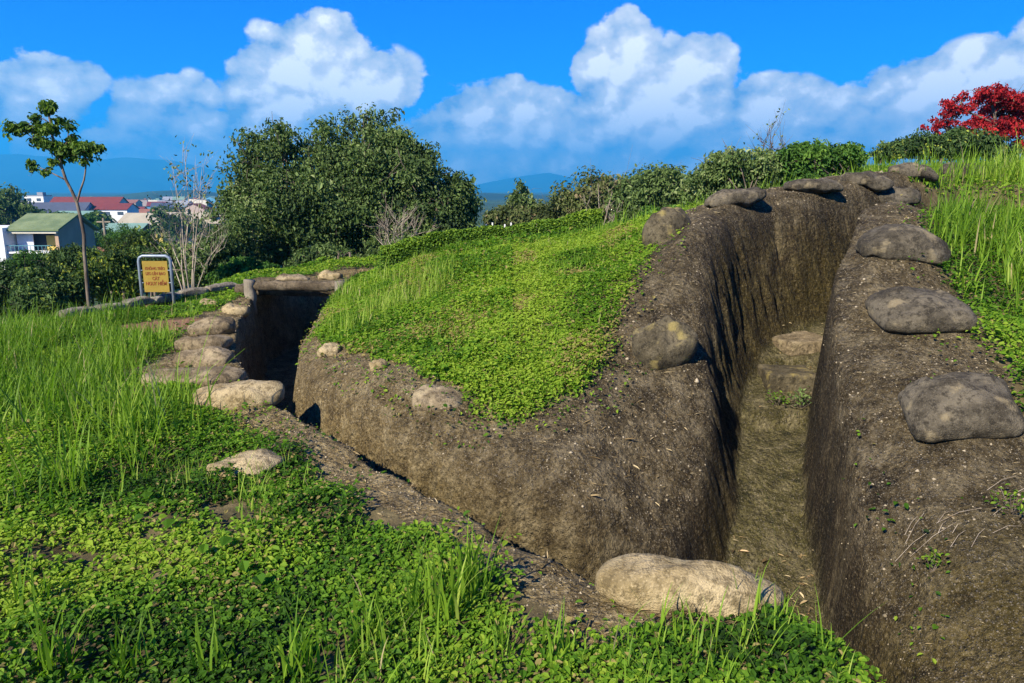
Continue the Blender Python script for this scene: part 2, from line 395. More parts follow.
BL = [(52,88,52,34,.8),(20,100,40,25,.7),(150,112,60,30,.45),(190,100,40,26,.62),(215,130,90,45,.5),(120,150,110,28,.35),
      (310,70,62,48,1.0),(275,100,50,52,.9),(365,85,55,36,.9),(300,140,120,60,.75),(330,28,26,20,.6),
      (622,80,48,48,1.1),(625,45,26,32,.95),(688,78,46,40,1.05),(655,115,90,50,1.1),(560,120,55,32,.95),(500,125,85,42,.9),(455,115,36,26,.7),(500,165,120,28,.6),(600,160,180,32,.8),
      (770,112,62,32,1.0),(760,150,100,40,.9),(950,100,100,40,1.05),(905,122,90,40,1.1),(985,78,60,36,1.05),(1050,90,110,60,1.1),(480,160,90,22,.75),(580,168,120,16,.7),(690,165,120,22,.8),(800,165,90,20,.75),(880,145,80,24,.9),(830,160,60,20,.6)]
def blobs():
    acc = None
    for px, py, rx, ry, s in BL:
        a, e, ra, re = sc_r(px, py, rx, ry)
        mp = t.n('ShaderNodeMapping', vector_type='TEXTURE'); t.L.new(cv, mp.inputs[0])
        mp.inputs['Location'].default_value = (a, e, 0); mp.inputs['Scale'].default_value = (ra * 1.4, re * 1.4, 1)
        g = t.n('ShaderNodeTexGradient', gradient_type='SPHERICAL'); t.L.new(mp.outputs[0], g.inputs[0])
        g = t.m('MULTIPLY', g.outputs[1], s)
        acc = g if acc is None else t.m('MAXIMUM', acc, g)
    return acc
B = blobs(); F0 = cloud_field(); F1 = cloud_field(.012, -.016)
D0 = t.m('ADD', t.m('MULTIPLY', B, 1.5), t.m('MULTIPLY', t.m('SUBTRACT', F0, .42), 1.5))
dens = t.mr(D0, .21, .36)
relief = t.m('SUBTRACT', F0, F1)
hgt = t.mr(el, -.12, .2, 0, 1)
lit = t.m('ADD', t.m('MULTIPLY', relief, 2.2), t.m('ADD', t.m('MULTIPLY', t.mr(D0, .3, 1.3),   .55), t.m('MULTIPLY', hgt, .34)), clamp=True)
ccol = t.ramp(lit, [(.0, (1.3, 2.1, 3.4)), (.15, (2.3, 2.9, 3.8)), (.40, (3.5, 3.9, 4.3)), (.62, (4.5, 4.65, 4.7)), (.85, (6.6, 6.6, 6.5))])
hs = t.n('ShaderNodeHueSaturation'); hs.inputs['Hue'].default_value = .497; hs.inputs['Saturation'].default_value = 1.35; hs.inputs['Value'].default_value = 1.0
t.L.new(sky.outputs[0], hs.inputs['Color'])
front = t.mr(Y, -.1, .25)
skc = t.mix(1.0, hs.outputs[0], (.0, .34, .95), 'MULTIPLY')
fin = t.mix(t.m('MULTIPLY', t.m('MULTIPLY', t.m('MULTIPLY', dens, t.mr(B, .02, .14)), .96), front), skc, ccol)
bg = t.n('ShaderNodeBackground'); t.L.new(fin, bg.inputs[0]); bg.inputs[1].default_value = .1
wd.cycles.sampling_method = 'MANUAL'; wd.cycles.sample_map_resolution = 512
ow = t.n('ShaderNodeOutputWorld'); t.L.new(bg.outputs[0], ow.inputs[0])

# ------------------------------------------------------------------ ground sheet + trench
def axis(lo, hi, step, far):
    c = list(np.arange(lo, hi + 1e-6, step)); s = step; x = hi
    while x < far: s *= 1.12; x += s; c.append(x)
    s = step; x = lo
    while x > -far: s *= 1.12; x -= s; c.insert(0, x)
    return np.array(c)
gx = axis(-4.6, 4.6, .024, 8500.); gy = axis(1.3, 10.2, .024, 8500.)
nx, ny = len(gx), len(gy)
GX, GY = np.meshgrid(gx, gy); gxf, gyf = GX.ravel(), GY.ravel()
gz, gd, gp = terrain(gxf, gyf, True)
ggreen = np.full(gxf.shape, 1.0); mm = (gxf > -9) & (gxf < 13) & (gyf > -4) & (gyf < 17)
ggreen[mm] = green(gxf[mm], gyf[mm]); 
iv = np.arange(nx * ny).reshape(ny, nx)
quads = np.stack([iv[:-1, :-1], iv[:-1, 1:], iv[1:, 1:], iv[1:, :-1]], -1).reshape(-1, 4)
V = np.c_[gxf, gyf, gz]
# vertex normals of the whole sheet
Zg = gz.reshape(ny, nx); dzx = np.gradient(Zg, gx, axis=1); dzy = np.gradient(Zg, gy, axis=0)
NN = np.stack([-dzx.ravel(), -dzy.ravel(), np.ones(nx * ny)], 1); NN /= np.linalg.norm(NN, axis=1)[:, None]
dst = np.hypot(gxf, gyf)
inreg = (gxf > -7) & (gxf < 7) & (gyf > -2.5) & (gyf < 17)
isT = (ggreen < -.02) & inreg & (poly_sd(gxf, gyf, BARE_PATCH)[0] < -.25) & (gd > -3.0) & (gd > -9)
fT = isT[quads].sum(1) >= 2
stain_shade = sstep(.15, .9, gxf - .25 * (gyf - 4)) * sstep(-.12, .2, gd) * 1.0 + .25 * sstep(.6, 1.6, gxf) + .5 * sstep(-2.2, -2.6, gxf) * sstep(-.1, .2, gd)
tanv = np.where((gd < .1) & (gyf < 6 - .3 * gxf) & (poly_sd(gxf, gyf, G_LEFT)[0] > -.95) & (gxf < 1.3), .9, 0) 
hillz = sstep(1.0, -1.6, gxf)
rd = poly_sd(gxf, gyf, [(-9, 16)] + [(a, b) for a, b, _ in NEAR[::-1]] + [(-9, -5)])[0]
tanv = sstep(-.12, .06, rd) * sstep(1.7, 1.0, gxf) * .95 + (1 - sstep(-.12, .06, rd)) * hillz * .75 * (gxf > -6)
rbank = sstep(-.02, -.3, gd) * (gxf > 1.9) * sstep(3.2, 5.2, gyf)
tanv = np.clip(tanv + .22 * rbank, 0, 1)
moss = sstep(.0, .3, gd) * (sstep(1.4, -.6, gxf) * 1.0 + .45 * (gxf > 1.2)) + .6 * sstep(3.9, 3.0, gyf) * (gxf > 1.4)
floorness = sstep(.93, 1.0, gp)
attrs = dict(wall=sstep(.03, .25, gp) * (1 - floorness), floorness=floorness, stain_shade=np.clip(stain_shade, 0, 1) + 1.3 * sstep(.02, .12, gd) * sstep(-.28, -.18, gxf - np.interp(gyf, [2.8, 3.5, 4.3, 5.4, 6.2, 7.2], [1.9, 1.92, 2.05, 2.39, 2.78, 3.42])) * (gyf > 2.9) * (gyf < 7.4), tan=tanv, moss=np.clip(moss, 0, 1),  # last term paints the right wall's shade near black, over the real stains
             patch=sstep(.0, .2, poly_sd(gxf, gyf, BARE_PATCH)[0] + .12 * fbm(gxf, gyf, 2.3, 3)) * .9, far=sstep(25, 70, dst))
def sub_sheet(name, sel, mat):
    q = quads[sel]; used = np.unique(q); remap = -np.ones(nx * ny, int); remap[used] = np.arange(len(used))
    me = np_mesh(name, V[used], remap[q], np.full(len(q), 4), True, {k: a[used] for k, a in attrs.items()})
    me.normals_split_custom_set_from_vertices(NN[used].tolist())
    return tag(new_obj(name, me, None, mat), kind='structure')
EARTH = mat_soil(); PACK = mat_trench()
tag(sub_sheet('ground', ~fT, EARTH), 'green grassy hilltop ground falling away to the valley')
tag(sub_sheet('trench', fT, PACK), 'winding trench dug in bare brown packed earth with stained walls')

# ------------------------------------------------------------------ mountains
def ridge(name, Ydist, depth, prof, mat, seed, label, a0=-60, a1=60, n=400, nd=40):
    az_ = np.radians(np.linspace(a0, a1, n)); vv = np.linspace(-1, 1, nd)
    A, W = np.meshgrid(az_, vv); r = Ydist + W * depth
    x = np.sin(A) * r; y = np.cos(A) * r
    h = np.interp(np.degrees(A), [p[0] for p in prof], [p[1] for p in prof])
    rid = (1 - np.abs(W)) ** .85
    nz = fbm(x + seed * 1000, y, 1 / 900., 5, .5)
    rg = np.abs(fbm(x - seed * 777, y + W * 500, 1 / 700., 4, .55))
    z = -30 + (h + 30) * rid * (1 + .16 * nz) - rg * h * .5 * np.abs(W) * 1.5
    i = np.arange(n * nd).reshape(nd, n)
    q = np.stack([i[:-1, :-1], i[:-1, 1:], i[1:, 1:], i[1:, :-1]], -1).reshape(-1, 4)
    me = np_mesh(name, np.c_[x.ravel(), y.ravel(), z.ravel()], q, np.full(len(q), 4), True)
    return tag(new_obj(name, me, None, mat), label, kind='structure')
def prof_px(pts, dist):
    o = []
    for px, py in pts:
        a, e = azel(px, py); o.append((math.degrees(a), EYE + math.tan(e) * dist))
    return o
mm_ = M('forest_hill'); t = NT(mm_); v = t.obj()
t.out(t.ramp(t.noise(v, .004, 6, .6), [(.35, (.01, .035, .03)), (.65, (.03, .07, .04))]), 1)
ridge('mountains', 7800, 1100, prof_px([(-300,180),(-60,150),(0,152),(40,156),(85,160),(130,154),(170,157),(215,170),(270,178),(350,180),(430,186),(470,186),(500,180),(520,176),(548,172),(575,178),(600,176),(625,173),(660,180),(700,184),(800,180),(1100,170),(1400,180)], 7800), mm_, 1, 'hazy blue mountain range along the horizon')
ridge('hills', 1500, 350, prof_px([(-300,190),(-50,192),(30,196),(100,197),(150,190),(190,188),(230,193),(300,196),(420,195),(480,192),(530,194),(650,195),(900,195),(1400,190)], 1500), mm_, 2, 'low dark wooded ridge behind the town')
# haze

hb = MB().box((0, 0, (500 - 60) / 2), (19600, 19600, 560)).build('haze', None); hb.data.materials.clear()
hm = M('haze_air'); t = NT(hm); pv = t.n('ShaderNodeVolumePrincipled'); pv.inputs['Color'].default_value = (.05, .52, 1, 1); pv.inputs['Density'].default_value = 2.6e-4
pv.inputs['Anisotropy'].default_value = .1
o_ = t.n('ShaderNodeOutputMaterial'); t.L.new(pv.outputs[0], o_.inputs['Volume']); hb.data.materials.append(hm)
tag(hb, 'thin blue haze between the hilltop and the mountains', kind='stuff')

# ------------------------------------------------------------------ sandbags and stones
TAN = mat_bag('pale_sandbag', (.22, .16, .07), (.42, .325, .175), (.46, .37, .2))
BROWN = mat_bag('weathered_sandbag', (.13, .095, .05), (.31, .24, .14), (.40, .32, .18))
GREY = mat_bag('dark_sandbag', (.042, .034, .021), (.135, .112, .074), (.26, .205, .115), .7)
MOSSY = mat_bag('lichen_sandbag', (.05, .04, .022), (.13, .105, .06), (.27, .21, .07), .8)
def bag_verts(L, W, T, seed, ex=2.8, res=56, nz=.2, vz=.62):
    """a filled cement sandbag: flattened superellipsoid with lumps and pinched corners"""
    r = np.random.default_rng(seed); nu, nv = res, res // 2
    u = np.linspace(-math.pi, math.pi, nu, endpoint=False); v = np.linspace(-math.pi / 2, math.pi / 2, nv)
    U, W_ = np.meshgrid(u, v)
    def s(a, e): return np.sign(a) * np.abs(a) ** e
    e1 = 2 / ex
    cx = s(np.cos(W_), .75) * s(np.cos(U), e1); cy = s(np.cos(W_), .75) * s(np.sin(U), e1); cz = s(np.sin(W_), vz)
    edge = np.clip(np.hypot(cx, cy) / 1.25, 0, 1)
    o = r.random(2) * 50
    x = cx * L / 2; y = cy * W / 2; z = cz * T / 2 * (1 - .38 * edge ** 3)
    n = fbm(x / L * 1.6 + o[0], y / L * 1.6 + o[1], 1.7, 3); n2 = fbm(x + o[1], y + z + o[0], 12, 4)
    z = z + n * T * nz * 1.4
    k = 1 + .16 * fbm(np.cos(U) * .8 + o[0], np.sin(U) * .8 + o[1], 1.2, 3)
    x = x * k + .012 * fbm(y + o[0], z * 2, 9, 2); y = y * k; z = z + n2 * .02 * min(1, T / .15)
    return np.c_[x.ravel(), y.ravel(), z.ravel()], nu, nv
def bag_faces(nu, nv):
    i = np.arange(nu * nv).reshape(nv, nu); j = np.roll(i, -1, 1)
    return np.stack([i[:-1], j[:-1], j[1:], i[1:]], -1).reshape(-1, 4)
def bag_mesh(L, W, T, seed, ex=2.8, **kw):
    V, nu, nv = bag_verts(L, W, T, seed, ex, **kw); q = bag_faces(nu, nv)
    return np_mesh('sandbag', V, q, np.full(len(q), 4), True)
def gr1(x, y): return ground_raw(np.atleast_1d(np.asarray(x, float)), np.atleast_1d(np.asarray(y, float)))
def bag(px, py, L, W, T, ang, mat, label, sink=.35, name='sandbag', cat='sandbag', group='sandbags along the trench rim', seed=None, dY=0, lift=0, ex=2.8, hug=.8, nz=.2):
    """placed on the ground at its world spot and sagging over the slope beneath it"""
    h = hit(px, py); x, y = h[0], h[1] + dY; z = Hh(x, y)
    V, nu, nv = bag_verts(L, W, T, seed if seed else int(px * 7 + py), ex, nz=nz)
    a = R_(ang); X_ = V[:, 0] * math.cos(a) - V[:, 1] * math.sin(a); Y_ = V[:, 0] * math.sin(a) + V[:, 1] * math.cos(a)
    e = .12; g = gr1([x - e, x + e, x, x], [y, y, y - e, y + e]); sx_, sy_ = (g[1] - g[0]) / (2 * e), (g[3] - g[2]) / (2 * e)
    st = math.sqrt(1 + sx_ * sx_ + sy_ * sy_)
    sl = math.hypot(sx_, sy_) + 1e-6; ux, uy = sx_ / sl, sy_ / sl; al = X_ * ux + Y_ * uy; sh = al * (1 / st - 1) * .8
    X_ = X_ + ux * sh; Y_ = Y_ + uy * sh
    g = gr1(x + X_, y + Y_) - gr1(x, y)[0]
    Z_ = V[:, 2] * (1 + (st - 1) * .4) + hug * np.clip(g, -.3, .3)
    X_ = X_ - ux * sl * V[:, 2] * .6; Y_ = Y_ - uy * sl * V[:, 2] * .6
    q = bag_faces(nu, nv); me = np_mesh('sandbag', np.c_[X_, Y_, Z_], q, np.full(len(q), 4), True)
    o = new_obj(name, me, None, mat); o.location = (x, y, z + T * (.5 - sink) + lift)
    return tag(o, label, cat, group)
bag(238, 404, .70, .40, .23, 4, TAN, 'plump tan sandbag at the near corner of the left trench, where the rim turns')
bag(193, 383, .86, .36, .19, 3, BROWN, 'longest brown-grey sandbag lying across the rim just behind the plump tan corner bag')
bag(205, 362, .56, .30, .17, -3, BROWN, 'third sandbag from the near corner of the left trench, flat brown one')
bag(204, 347, .56, .34, .19, -2, BROWN, 'fourth sandbag from the near corner of the left trench, greyish and mottled', seed=5)
bag(213, 331, .52, .36, .20, 8, BROWN, 'fifth sandbag from the near corner of the left trench, rounded with a dark crease', seed=77)
bag(236, 313, .36, .28, .19, 10, TAN, 'small pale sandbag nearest the log beam on the left rim')
bag(208, 305, .32, .26, .12, 0, TAN, 'small pale flat stone in the grass below the yellow sign', name='stone', cat='stone', group='pale stones')
bag(247, 470, .44, .36, .13, 30, TAN, 'half buried smooth tan stone in ground cover in front of the plump corner sandbag', name='stone', cat='stone', group='pale stones', ex=2.2)
bag(684, 600, .70, .28, .20, -12, TAN, 'large pale yellow sandbag at the bottom centre on the near rim above leafy plants', ex=2.5, sink=.3, seed=9)
bag(330, 353, .22, .18, .12, 0, TAN, 'small whitish stone on the brow of the grassy mound by the left trench', name='stone', cat='stone', group='pale stones')
bag(378, 368, .14, .12, .10, 0, TAN, 'tiny pale stone at the lower lawn edge right of the whitish stone', name='stone', cat='stone', group='pale stones')
bag(438, 397, .36, .28, .15, -10, BROWN, 'earth-coloured buried sandbag at the lower edge of the mound lawn', sink=.68)
bag(663, 355, .44, .42, .30, 20, MOSSY, 'rounded yellow-brown sandbag alone on the slope left of the deep trench', sink=.25, seed=31)
bag(667, 236, .50, .40, .30, 25, MOSSY, 'sandbag on the shoulder of the mound between the lawn and the deep trench', seed=8)
bag(736, 200, .62, .40, 0.18, 6, GREY, 'flat grey sandbag nearest the mound of the three on top of the back wall')
bag(811, 188, .62, .38, 0.16, 4, GREY, 'middle sandbag of the three flat ones on top of the back wall', seed=44)
bag(866, 183, .58, .36, 0.18, -4, GREY, 'dark sandbag on the back rim just left of where the trench bends', seed=12)
bag(913, 175, .56, .34, 0.18, -3, GREY, 'very dark sandbag at the bend of the rim below the grass bank', seed=71)
bag(893, 199, .58, .46, 0.22, 12, GREY, 'farthest sandbag of the row on the right bank', seed=21)
bag(901, 246, .66, .46, 0.22, -6, GREY, 'second farthest sandbag of the right bank row with a pale tan spot', seed=60, ex=3.4, nz=.15)
bag(919, 315, .63, .52, 0.21, -4, GREY, 'squarish grey sandbag in the middle of the right bank row', seed=14, ex=5, nz=.12)
bag(960, 408, .60, .48, 0.20, -12, GREY, 'nearest dark sandbag of the right bank row, broad and square', seed=90, ex=6, nz=.12)
bag(1010, 166, .62, .40, 0.23, 0, GREY, 'dark sandbag at the right edge of the picture below the red tree', seed=3)
bag(962, 176, .56, .36, 0.20, 5, GREY, 'dark sandbag half hidden in tall grass left of the right edge', seed=4, lift=.02)
# stone blocks on the trench floor
def block(px, py, d, rz, label, mat, sink=.3, dY=0):
    h = hit(px, py); x, y = h[0], h[1] + dY; z = Hh(x, y)
    mb = MB().box((0, 0, 0), d); o = mb.build('stone_step', mat, None, bevel=.02)
    sub = o.modifiers.new('s', 'SUBSURF'); sub.subdivision_type = 'SIMPLE'; sub.levels = 4; sub.render_levels = 4
    tx = bpy.data.textures.new('lumps', 'CLOUDS'); tx.noise_scale = .12
    dm = o.modifiers.new('d', 'DISPLACE'); dm.texture = tx; dm.strength = .035; dm.texture_coords = 'GLOBAL'
    o.location = (x, y, z + d[2] * (.5 - sink)); o.rotation_euler = (0, 0, R_(rz))
    return tag(o, label, 'step', 'stone steps on the trench floor')
block(786, 384, (.42, .42, .30), -4, 'squared stone step block on the trench floor with plants at its foot', MOSSY, .55)
block(798, 342, (.55, .5, .14), 18, 'flat pale stone slab on the trench floor behind the step block', BROWN, .6)

# ------------------------------------------------------------------ log beam over the left trench
WOODISH = mat_plain('weathered_concrete', (.24, .20, .14), .9, .35, 6, bump=.5)
LOGM = mat_bag('earthy_log', (.07, .052, .03), (.17, .13, .08), (.23, .19, .12), .4)
def rough_tube(a, b, rad, n=10, seg=14, amp=.12, seed=0):
    a = np.array(a); b = np.array(b); r = np.random.default_rng(seed)
    pts = [a + (b - a) * k / seg + r.normal(0, rad * .07, 3) for k in range(seg + 1)]
    return MB().tube(pts, [rad * (1 + r.normal(0, amp * .5)) for _ in pts], n)
pl = P(251, 298, 11.0); pr = P(347, 296, 10.8)
zl, zr = Hh(pl[0], pl[1]), Hh(pr[0], pr[1])
bt = empty('log_beam', (float(pl[0]), float(pl[1]), zl)); tag(bt, 'round earthy log beam on two short concrete posts across the left trench', 'beam')
off = np.array((pl[0], pl[1], zl))
top = P(251, 286, 11.0); topr = P(347, 286, 10.8)
rough_tube(top - off + (.05, 0, .0), topr - off + (.14, 0, .0), .075, seed=4).build('log', LOGM, bt, True)
rough_tube(pl - off + (0, -.04, -.25), top - off + (0, -.04, .10), .085, seed=5, seg=6).build('post', WOODISH, bt, True)
rough_tube(pr - off + (-.1, -.04, -.25), topr - off + (-.1, -.04, .08), .075, seed=6, seg=6).build('post', WOODISH, bt, True)
# earth covered roof behind the beam
cv_ = empty('dugout_cover', (float(pl[0]), float(pl[1]) + .7, zl)); tag(cv_, 'brown earth-covered plank roof over the trench just behind the log beam', 'trench roof')
for k in range(4):
    rough_tube((-.3, -.45 + k * .25, .07), (1.85, -.5 + k * .25, .07), .085, seed=20 + k).build('plank', LOGM, cv_, True)
o = new_obj('earth_layer', bag_mesh(1.9, .9, .10, 5, 3, nz=.8), cv_, PACK); o.location = (.75, .05, .14)
for nm, k in (('wall', 0), ('floorness', 0), ('stain_shade', .2), ('tan', .7), ('moss', .2)):
    at = o.data.attributes.new(nm, 'FLOAT', 'POINT'); at.data.foreach_set('value', np.full(len(o.data.vertices), float(k), np.float32))
def bagw(x, y, z, L, W, T, rz, mat, label, seed, group):
    o = new_obj('sandbag', bag_mesh(L, W, T, seed), None, mat); o.location = (x, y, z); o.rotation_euler = (0, 0, R_(rz)); return tag(o, label, 'sandbag', group)
q = P(293, 279, 11.6); bagw(q[0], q[1], q[2], .52, .3, .16, 3, BROWN, 'flat brown sandbag on the trench roof behind the middle of the log beam', 51, 'sandbags on the trench roof')
q = P(330, 276, 11.9); bagw(q[0], q[1], q[2], .40, .26, .16, -4, TAN, 'pale sandbag on the trench roof behind the right end of the log beam', 52, 'sandbags on the trench roof')
q = P(372, 277, 12.4); bagw(q[0], q[1], Hh(q[0], q[1]) + .03, .40, .26, .14, -4, TAN, 'pale sandbag in the grass to the right of the log beam', 53, 'sandbags on the trench roof')
# kerb
KM = mat_bag('kerb_concrete', (.15, .125, .085), (.30, .26, .19), (.36, .32, .24), .5)
kp = [(60,322),(92,317),(124,311),(152,306),(180,300),(208,295),(236,290)]
kw = [hit(a, b) for a, b in kp]
klab = ['far left kerb block, low and half in the grass', 'second kerb block from the left end', 'kerb block in front of the yellow sign', 'kerb block just right of the yellow sign',
        'kerb block midway between sign and log beam', 'kerb block nearest the log beam']
for k in range(6):
    a, b = kw[k], kw[k + 1]; mid = (a + b) / 2; L = float(np.hypot(*(b - a)[:2])) - .03
    mb = MB(); n = 8
    o = new_obj('kerb_block', bag_mesh(L * 1.06, .17, .13, 60 + k, 9, nz=.05, vz=.3), None, KM); o.location = (mid[0], mid[1], Hh(mid[0], mid[1]) + .09)
    o.rotation_euler = (0, -math.atan2(b[2] - a[2], L) * .5, math.atan2(b[1] - a[1], b[0] - a[0])); tag(o, 'weathered concrete ' + klab[k], 'kerb', 'kerb blocks below the sign')

# ------------------------------------------------------------------ yellow sign
STEEL = mat_plain('galvanised_steel', (.22, .26, .30), .45, .15, 8, metal=.3)
YEL = mat_plain('yellow_panel', (.27, .18, .022), .6, .12, 5)
RED = mat_plain('red_lettering', (.22, .05, .012), .7, .1)
SY = float(hit(158, 307)[1]) + .12
gl = P(144, 306, SY); gr_ = P(173, 300, SY)
gw = float(gr_[0] - gl[0]) ; sgz = Hh(float(gl[0]) + gw / 2, SY)
sg = empty('sign', (float(gl[0] + gr_[0]) / 2, SY, sgz)); tag(sg, 'small yellow notice with four lines of dark red lettering in a steel hoop frame', 'sign')
tz = float(P(158, 256, SY)[2]) - sgz
h_ = gw * .53
arc = [(-h_, 0, -.3), (-h_, 0, tz - .07), (-h_ + .015, 0, tz - .025), (-h_ + .06, 0, tz), (h_ - .06, 0, tz), (h_ - .015, 0, tz - .025), (h_, 0, tz - .07), (h_, 0, -.3)]
MB().tube(arc, .022, 8).build('frame', STEEL, sg, True)
pz1 = float(P(158, 261, SY)[2]) - sgz; pz0 = float(P(158, 292, SY)[2]) - sgz; pw = gw * .84
pan = MB().box((0, 0, (pz0 + pz1) / 2), (pw, .012, pz1 - pz0)).build('panel', YEL, sg)
for s_ in (-1, 1):
    for zz in (.3, .7): MB().tube([(s_ * pw / 2 * .98, 0, pz0 + (pz1 - pz0) * zz), (s_ * h_, 0, pz0 + (pz1 - pz0) * zz)], .008, 6).build('bracket', STEEL, sg, True)
for k, (tx_, wfr) in enumerate((('KHÔNG TRÈO', .78), ('LEO LÊN BAO', .78), ('CÁT', .28), ('NGUY HIỂM', .82))):
    cu = bpy.data.curves.new('lettering', 'FONT'); cu.body = tx_; cu.align_x = 'CENTER'; cu.size = .09; cu.extrude = .002; cu.offset = .0012
    ot = bpy.data.objects.new('tmp_text', cu); COL.objects.link(ot)
    bpy.context.view_layer.update(); dg = bpy.context.evaluated_depsgraph_get()
    me = bpy.data.meshes.new_from_object(ot.evaluated_get(dg)); bpy.data.objects.remove(ot)
    o = new_obj('lettering', me, pan, None); me.materials.clear(); me.materials.append(RED)
    wv_x = max(v.co.x for v in me.vertices) - min(v.co.x for v in me.vertices); f = pw * wfr / wv_x
    o.rotation_euler = (math.pi / 2, 0, 0); o.scale = (f, min(1.0, f * 1.3), 1); o.location = (0, -.0085, pz0 + (pz1 - pz0) * (.72 - .165 * k))

# ------------------------------------------------------------------ houses
def hm_(name, c, rough=.8): return mat_plain(name, c, rough, .12, .5)
WHITE = hm_('white_render', (.72, .71, .68)); GRN = M('green_metal_roof'); t = NT(GRN)
v = t.obj(); wv = t.n('ShaderNodeTexWave', wave_type='BANDS'); t.L.new(v, wv.inputs[0]); wv.inputs['Scale'].default_value = 3
t.out(t.mix(t.mr(t.noise(v, .6, 5), .3, .7), (.11, .15, .06), (.19, .23, .10)), .6, wv.outputs[1], .4, .05)
BROWNW = hm_('brown_plaster', (.40, .27, .17)); DARKW = hm_('dark_opening', (.03, .03, .035)); GLASS = mat_plain('window_glass', (.06, .08, .10), .12, .2, 2)
TEAL = hm_('teal_frame', (.08, .22, .25)); YELW = hm_('yellow_wall', (.55, .42, .10)); CURT = hm_('white_curtain', (.7, .7, .74))
CREAM = hm_('cream_wall', (.6, .54, .42)); GREYW = hm_('grey_wall', (.36, .36, .38)); BLUEW = hm_('blue_wall', (.09, .26, .38)); PINKW = hm_('pink_wall', (.42, .32, .26))
REDR = hm_('red_roof', (.15, .03, .025)); DARKR = hm_('dark_roof', (.06, .07, .10)); GREYR = hm_('grey_roof', (.24, .25, .27)); TEALR = hm_('teal_roof', (.15, .25, .20)); RUST = hm_('rust_roof', (.24, .10, .06)); BEIGER = hm_('beige_roof', (.32, .28, .20))
def gable(mb, w, d, h0, h1, ov=.4, th=.18):
    """ridge along x"""
    for s in (-1, 1):
        y0, y1 = s * (d / 2 + ov), 0
        sl = (h1 - h0) / (d / 2); z0 = h0 - sl * ov
        a = [(-w / 2 - ov, y0, z0), (w / 2 + ov, y0, z0), (w / 2 + ov, y1, h1), (-w / 2 - ov, y1, h1)]
        b = [(x, y, z + th) for x, y, z in a]
        F = [(0, 1, 2, 3), (7, 6, 5, 4), (0, 4, 5, 1), (1, 5, 6, 2), (3, 2, 6, 7), (0, 3, 7, 4)]
        if s > 0: F = [f[::-1] for f in F]
        mb.faces(a + b, F)
    return mb
def gable_wall(w, d, h0, h1, base=-3):
    V = []; 
    for x in (-w / 2, w / 2): V += [(x, -d / 2, base), (x, d / 2, base), (x, d / 2, h0), (x, 0, h1 - .05), (x, -d / 2, h0)]
    F = [(0, 4, 3, 2, 1), (5, 6, 7, 8, 9), (0, 5, 9, 4), (1, 2, 7, 6), (4, 9, 8, 3), (3, 8, 7, 2), (0, 1, 6, 5)]
    return MB().faces(V, F)
def house(px, py_base, Y, w, d, h, roofh, wall, roof, label, group, rz=0, flat=False, wins=0, name='house', cat='house', by_roof=True):
    """py_base = image row of the eaves"""
    q = P(px, py_base, Y); z = float(q[2]) - h
    hs_ = empty(name, (float(q[0]), float(q[1]), z), R_(rz)); tag(hs_, label, cat, group)
    if flat:
        MB().box((0, 0, (h - 6) / 2), (w, d, h + 6)).build('wall', wall, hs_)
        MB().box((0, 0, h + .15), (w + .3, d + .3, .3)).box((w * .2, 0, h + .9), (w * .3, d * .4, 1.3)).build('roof', roof, hs_)
    else:
        gable_wall(w, d, h, h + roofh, -6).build('wall', wall, hs_); gable(MB(), w, d, h, h + roofh).build('roof', roof, hs_)
    for k in range(wins):
        x = -w / 2 + w * (k + .5) / wins
        MB().box((x, -d / 2 - .02, h - 1.5), (w / wins * .45, .1, 1.2)).build('window', GLASS, hs_)
    return hs_
# the white house with the green roof
q = P(46, 236, 88); hz = float(q[2])
H = empty('house', (float(q[0]), 88.0, hz - 6), R_(0)); tag(H, 'white two-storey house with olive green metal roof and open balcony at the left', 'house')
MB().box((-6.2, 1.2, 2.0), (5.4, 7, 10.1)).build('wall', WHITE, H)
MB().box((-1.5, 2.0, .15), (4.0, 5.6, 8.3)).build('wall', WHITE, H)
MB().faces([(2.1, -1.1, -2), (2.1, 6.5, -2), (2.1, 6.5, 6.3), (2.1, 3, 8.15), (2.1, -1.1, 6.6), (1.7, -1.1, -2), (1.7, 6.5, -2), (1.7, 6.5, 6.3), (1.7, 3, 8.15), (1.7, -1.1, 6.6)],
            [(0, 1, 2, 3, 4), (9, 8, 7, 6, 5), (0, 4, 9, 5), (1, 6, 7, 2), (4, 3, 8, 9), (3, 2, 7, 8), (0, 5, 6, 1)]).build('gable', BROWNW, H)
MB().faces([(-3.8, -1.6, 6.65), (2.5, -1.6, 6.65), (2.5, 3.0, 8.35), (-3.8, 3.0, 8.35), (-3.8, -1.6, 6.85), (2.5, -1.6, 6.85), (2.5, 3.0, 8.55), (-3.8, 3.0, 8.55)],
            [(0, 3, 2, 1), (4, 5, 6, 7), (0, 1, 5, 4), (1, 2, 6, 5), (2, 3, 7, 6), (3, 0, 4, 7)]).build('roof', GRN, H)
MB().faces([(2.5, 3.02, 8.35), (2.5, 7.0, 6.3), (-3.8, 7.0, 6.3), (-3.8, 3.02, 8.35), (2.5, 3.02, 8.52), (2.5, 7.0, 6.5), (-3.8, 7.0, 6.5), (-3.8, 3.02, 8.52)], [(0, 1, 2, 3), (7, 6, 5, 4), (0, 4, 5, 1), (1, 5, 6, 2), (2, 6, 7, 3), (3, 7, 4, 0)]).build('roof', GRN, H)
MB().box((-.8, .6, 5.4), (5.2, .3, 2.4)).build('balcony_back', DARKW, H)
MB().box((-.9, -1.3, 6.5), (6.0, .3, .25)).build('fascia', CREAM, H)
MB().box((-2.3, -.3, 5.4), (1.9, .12, 2.1)).build('curtain', CURT, H)
MB().box((.35, .3, 5.1), (1.0, .1, 1.9)).build('door', YELW, H)
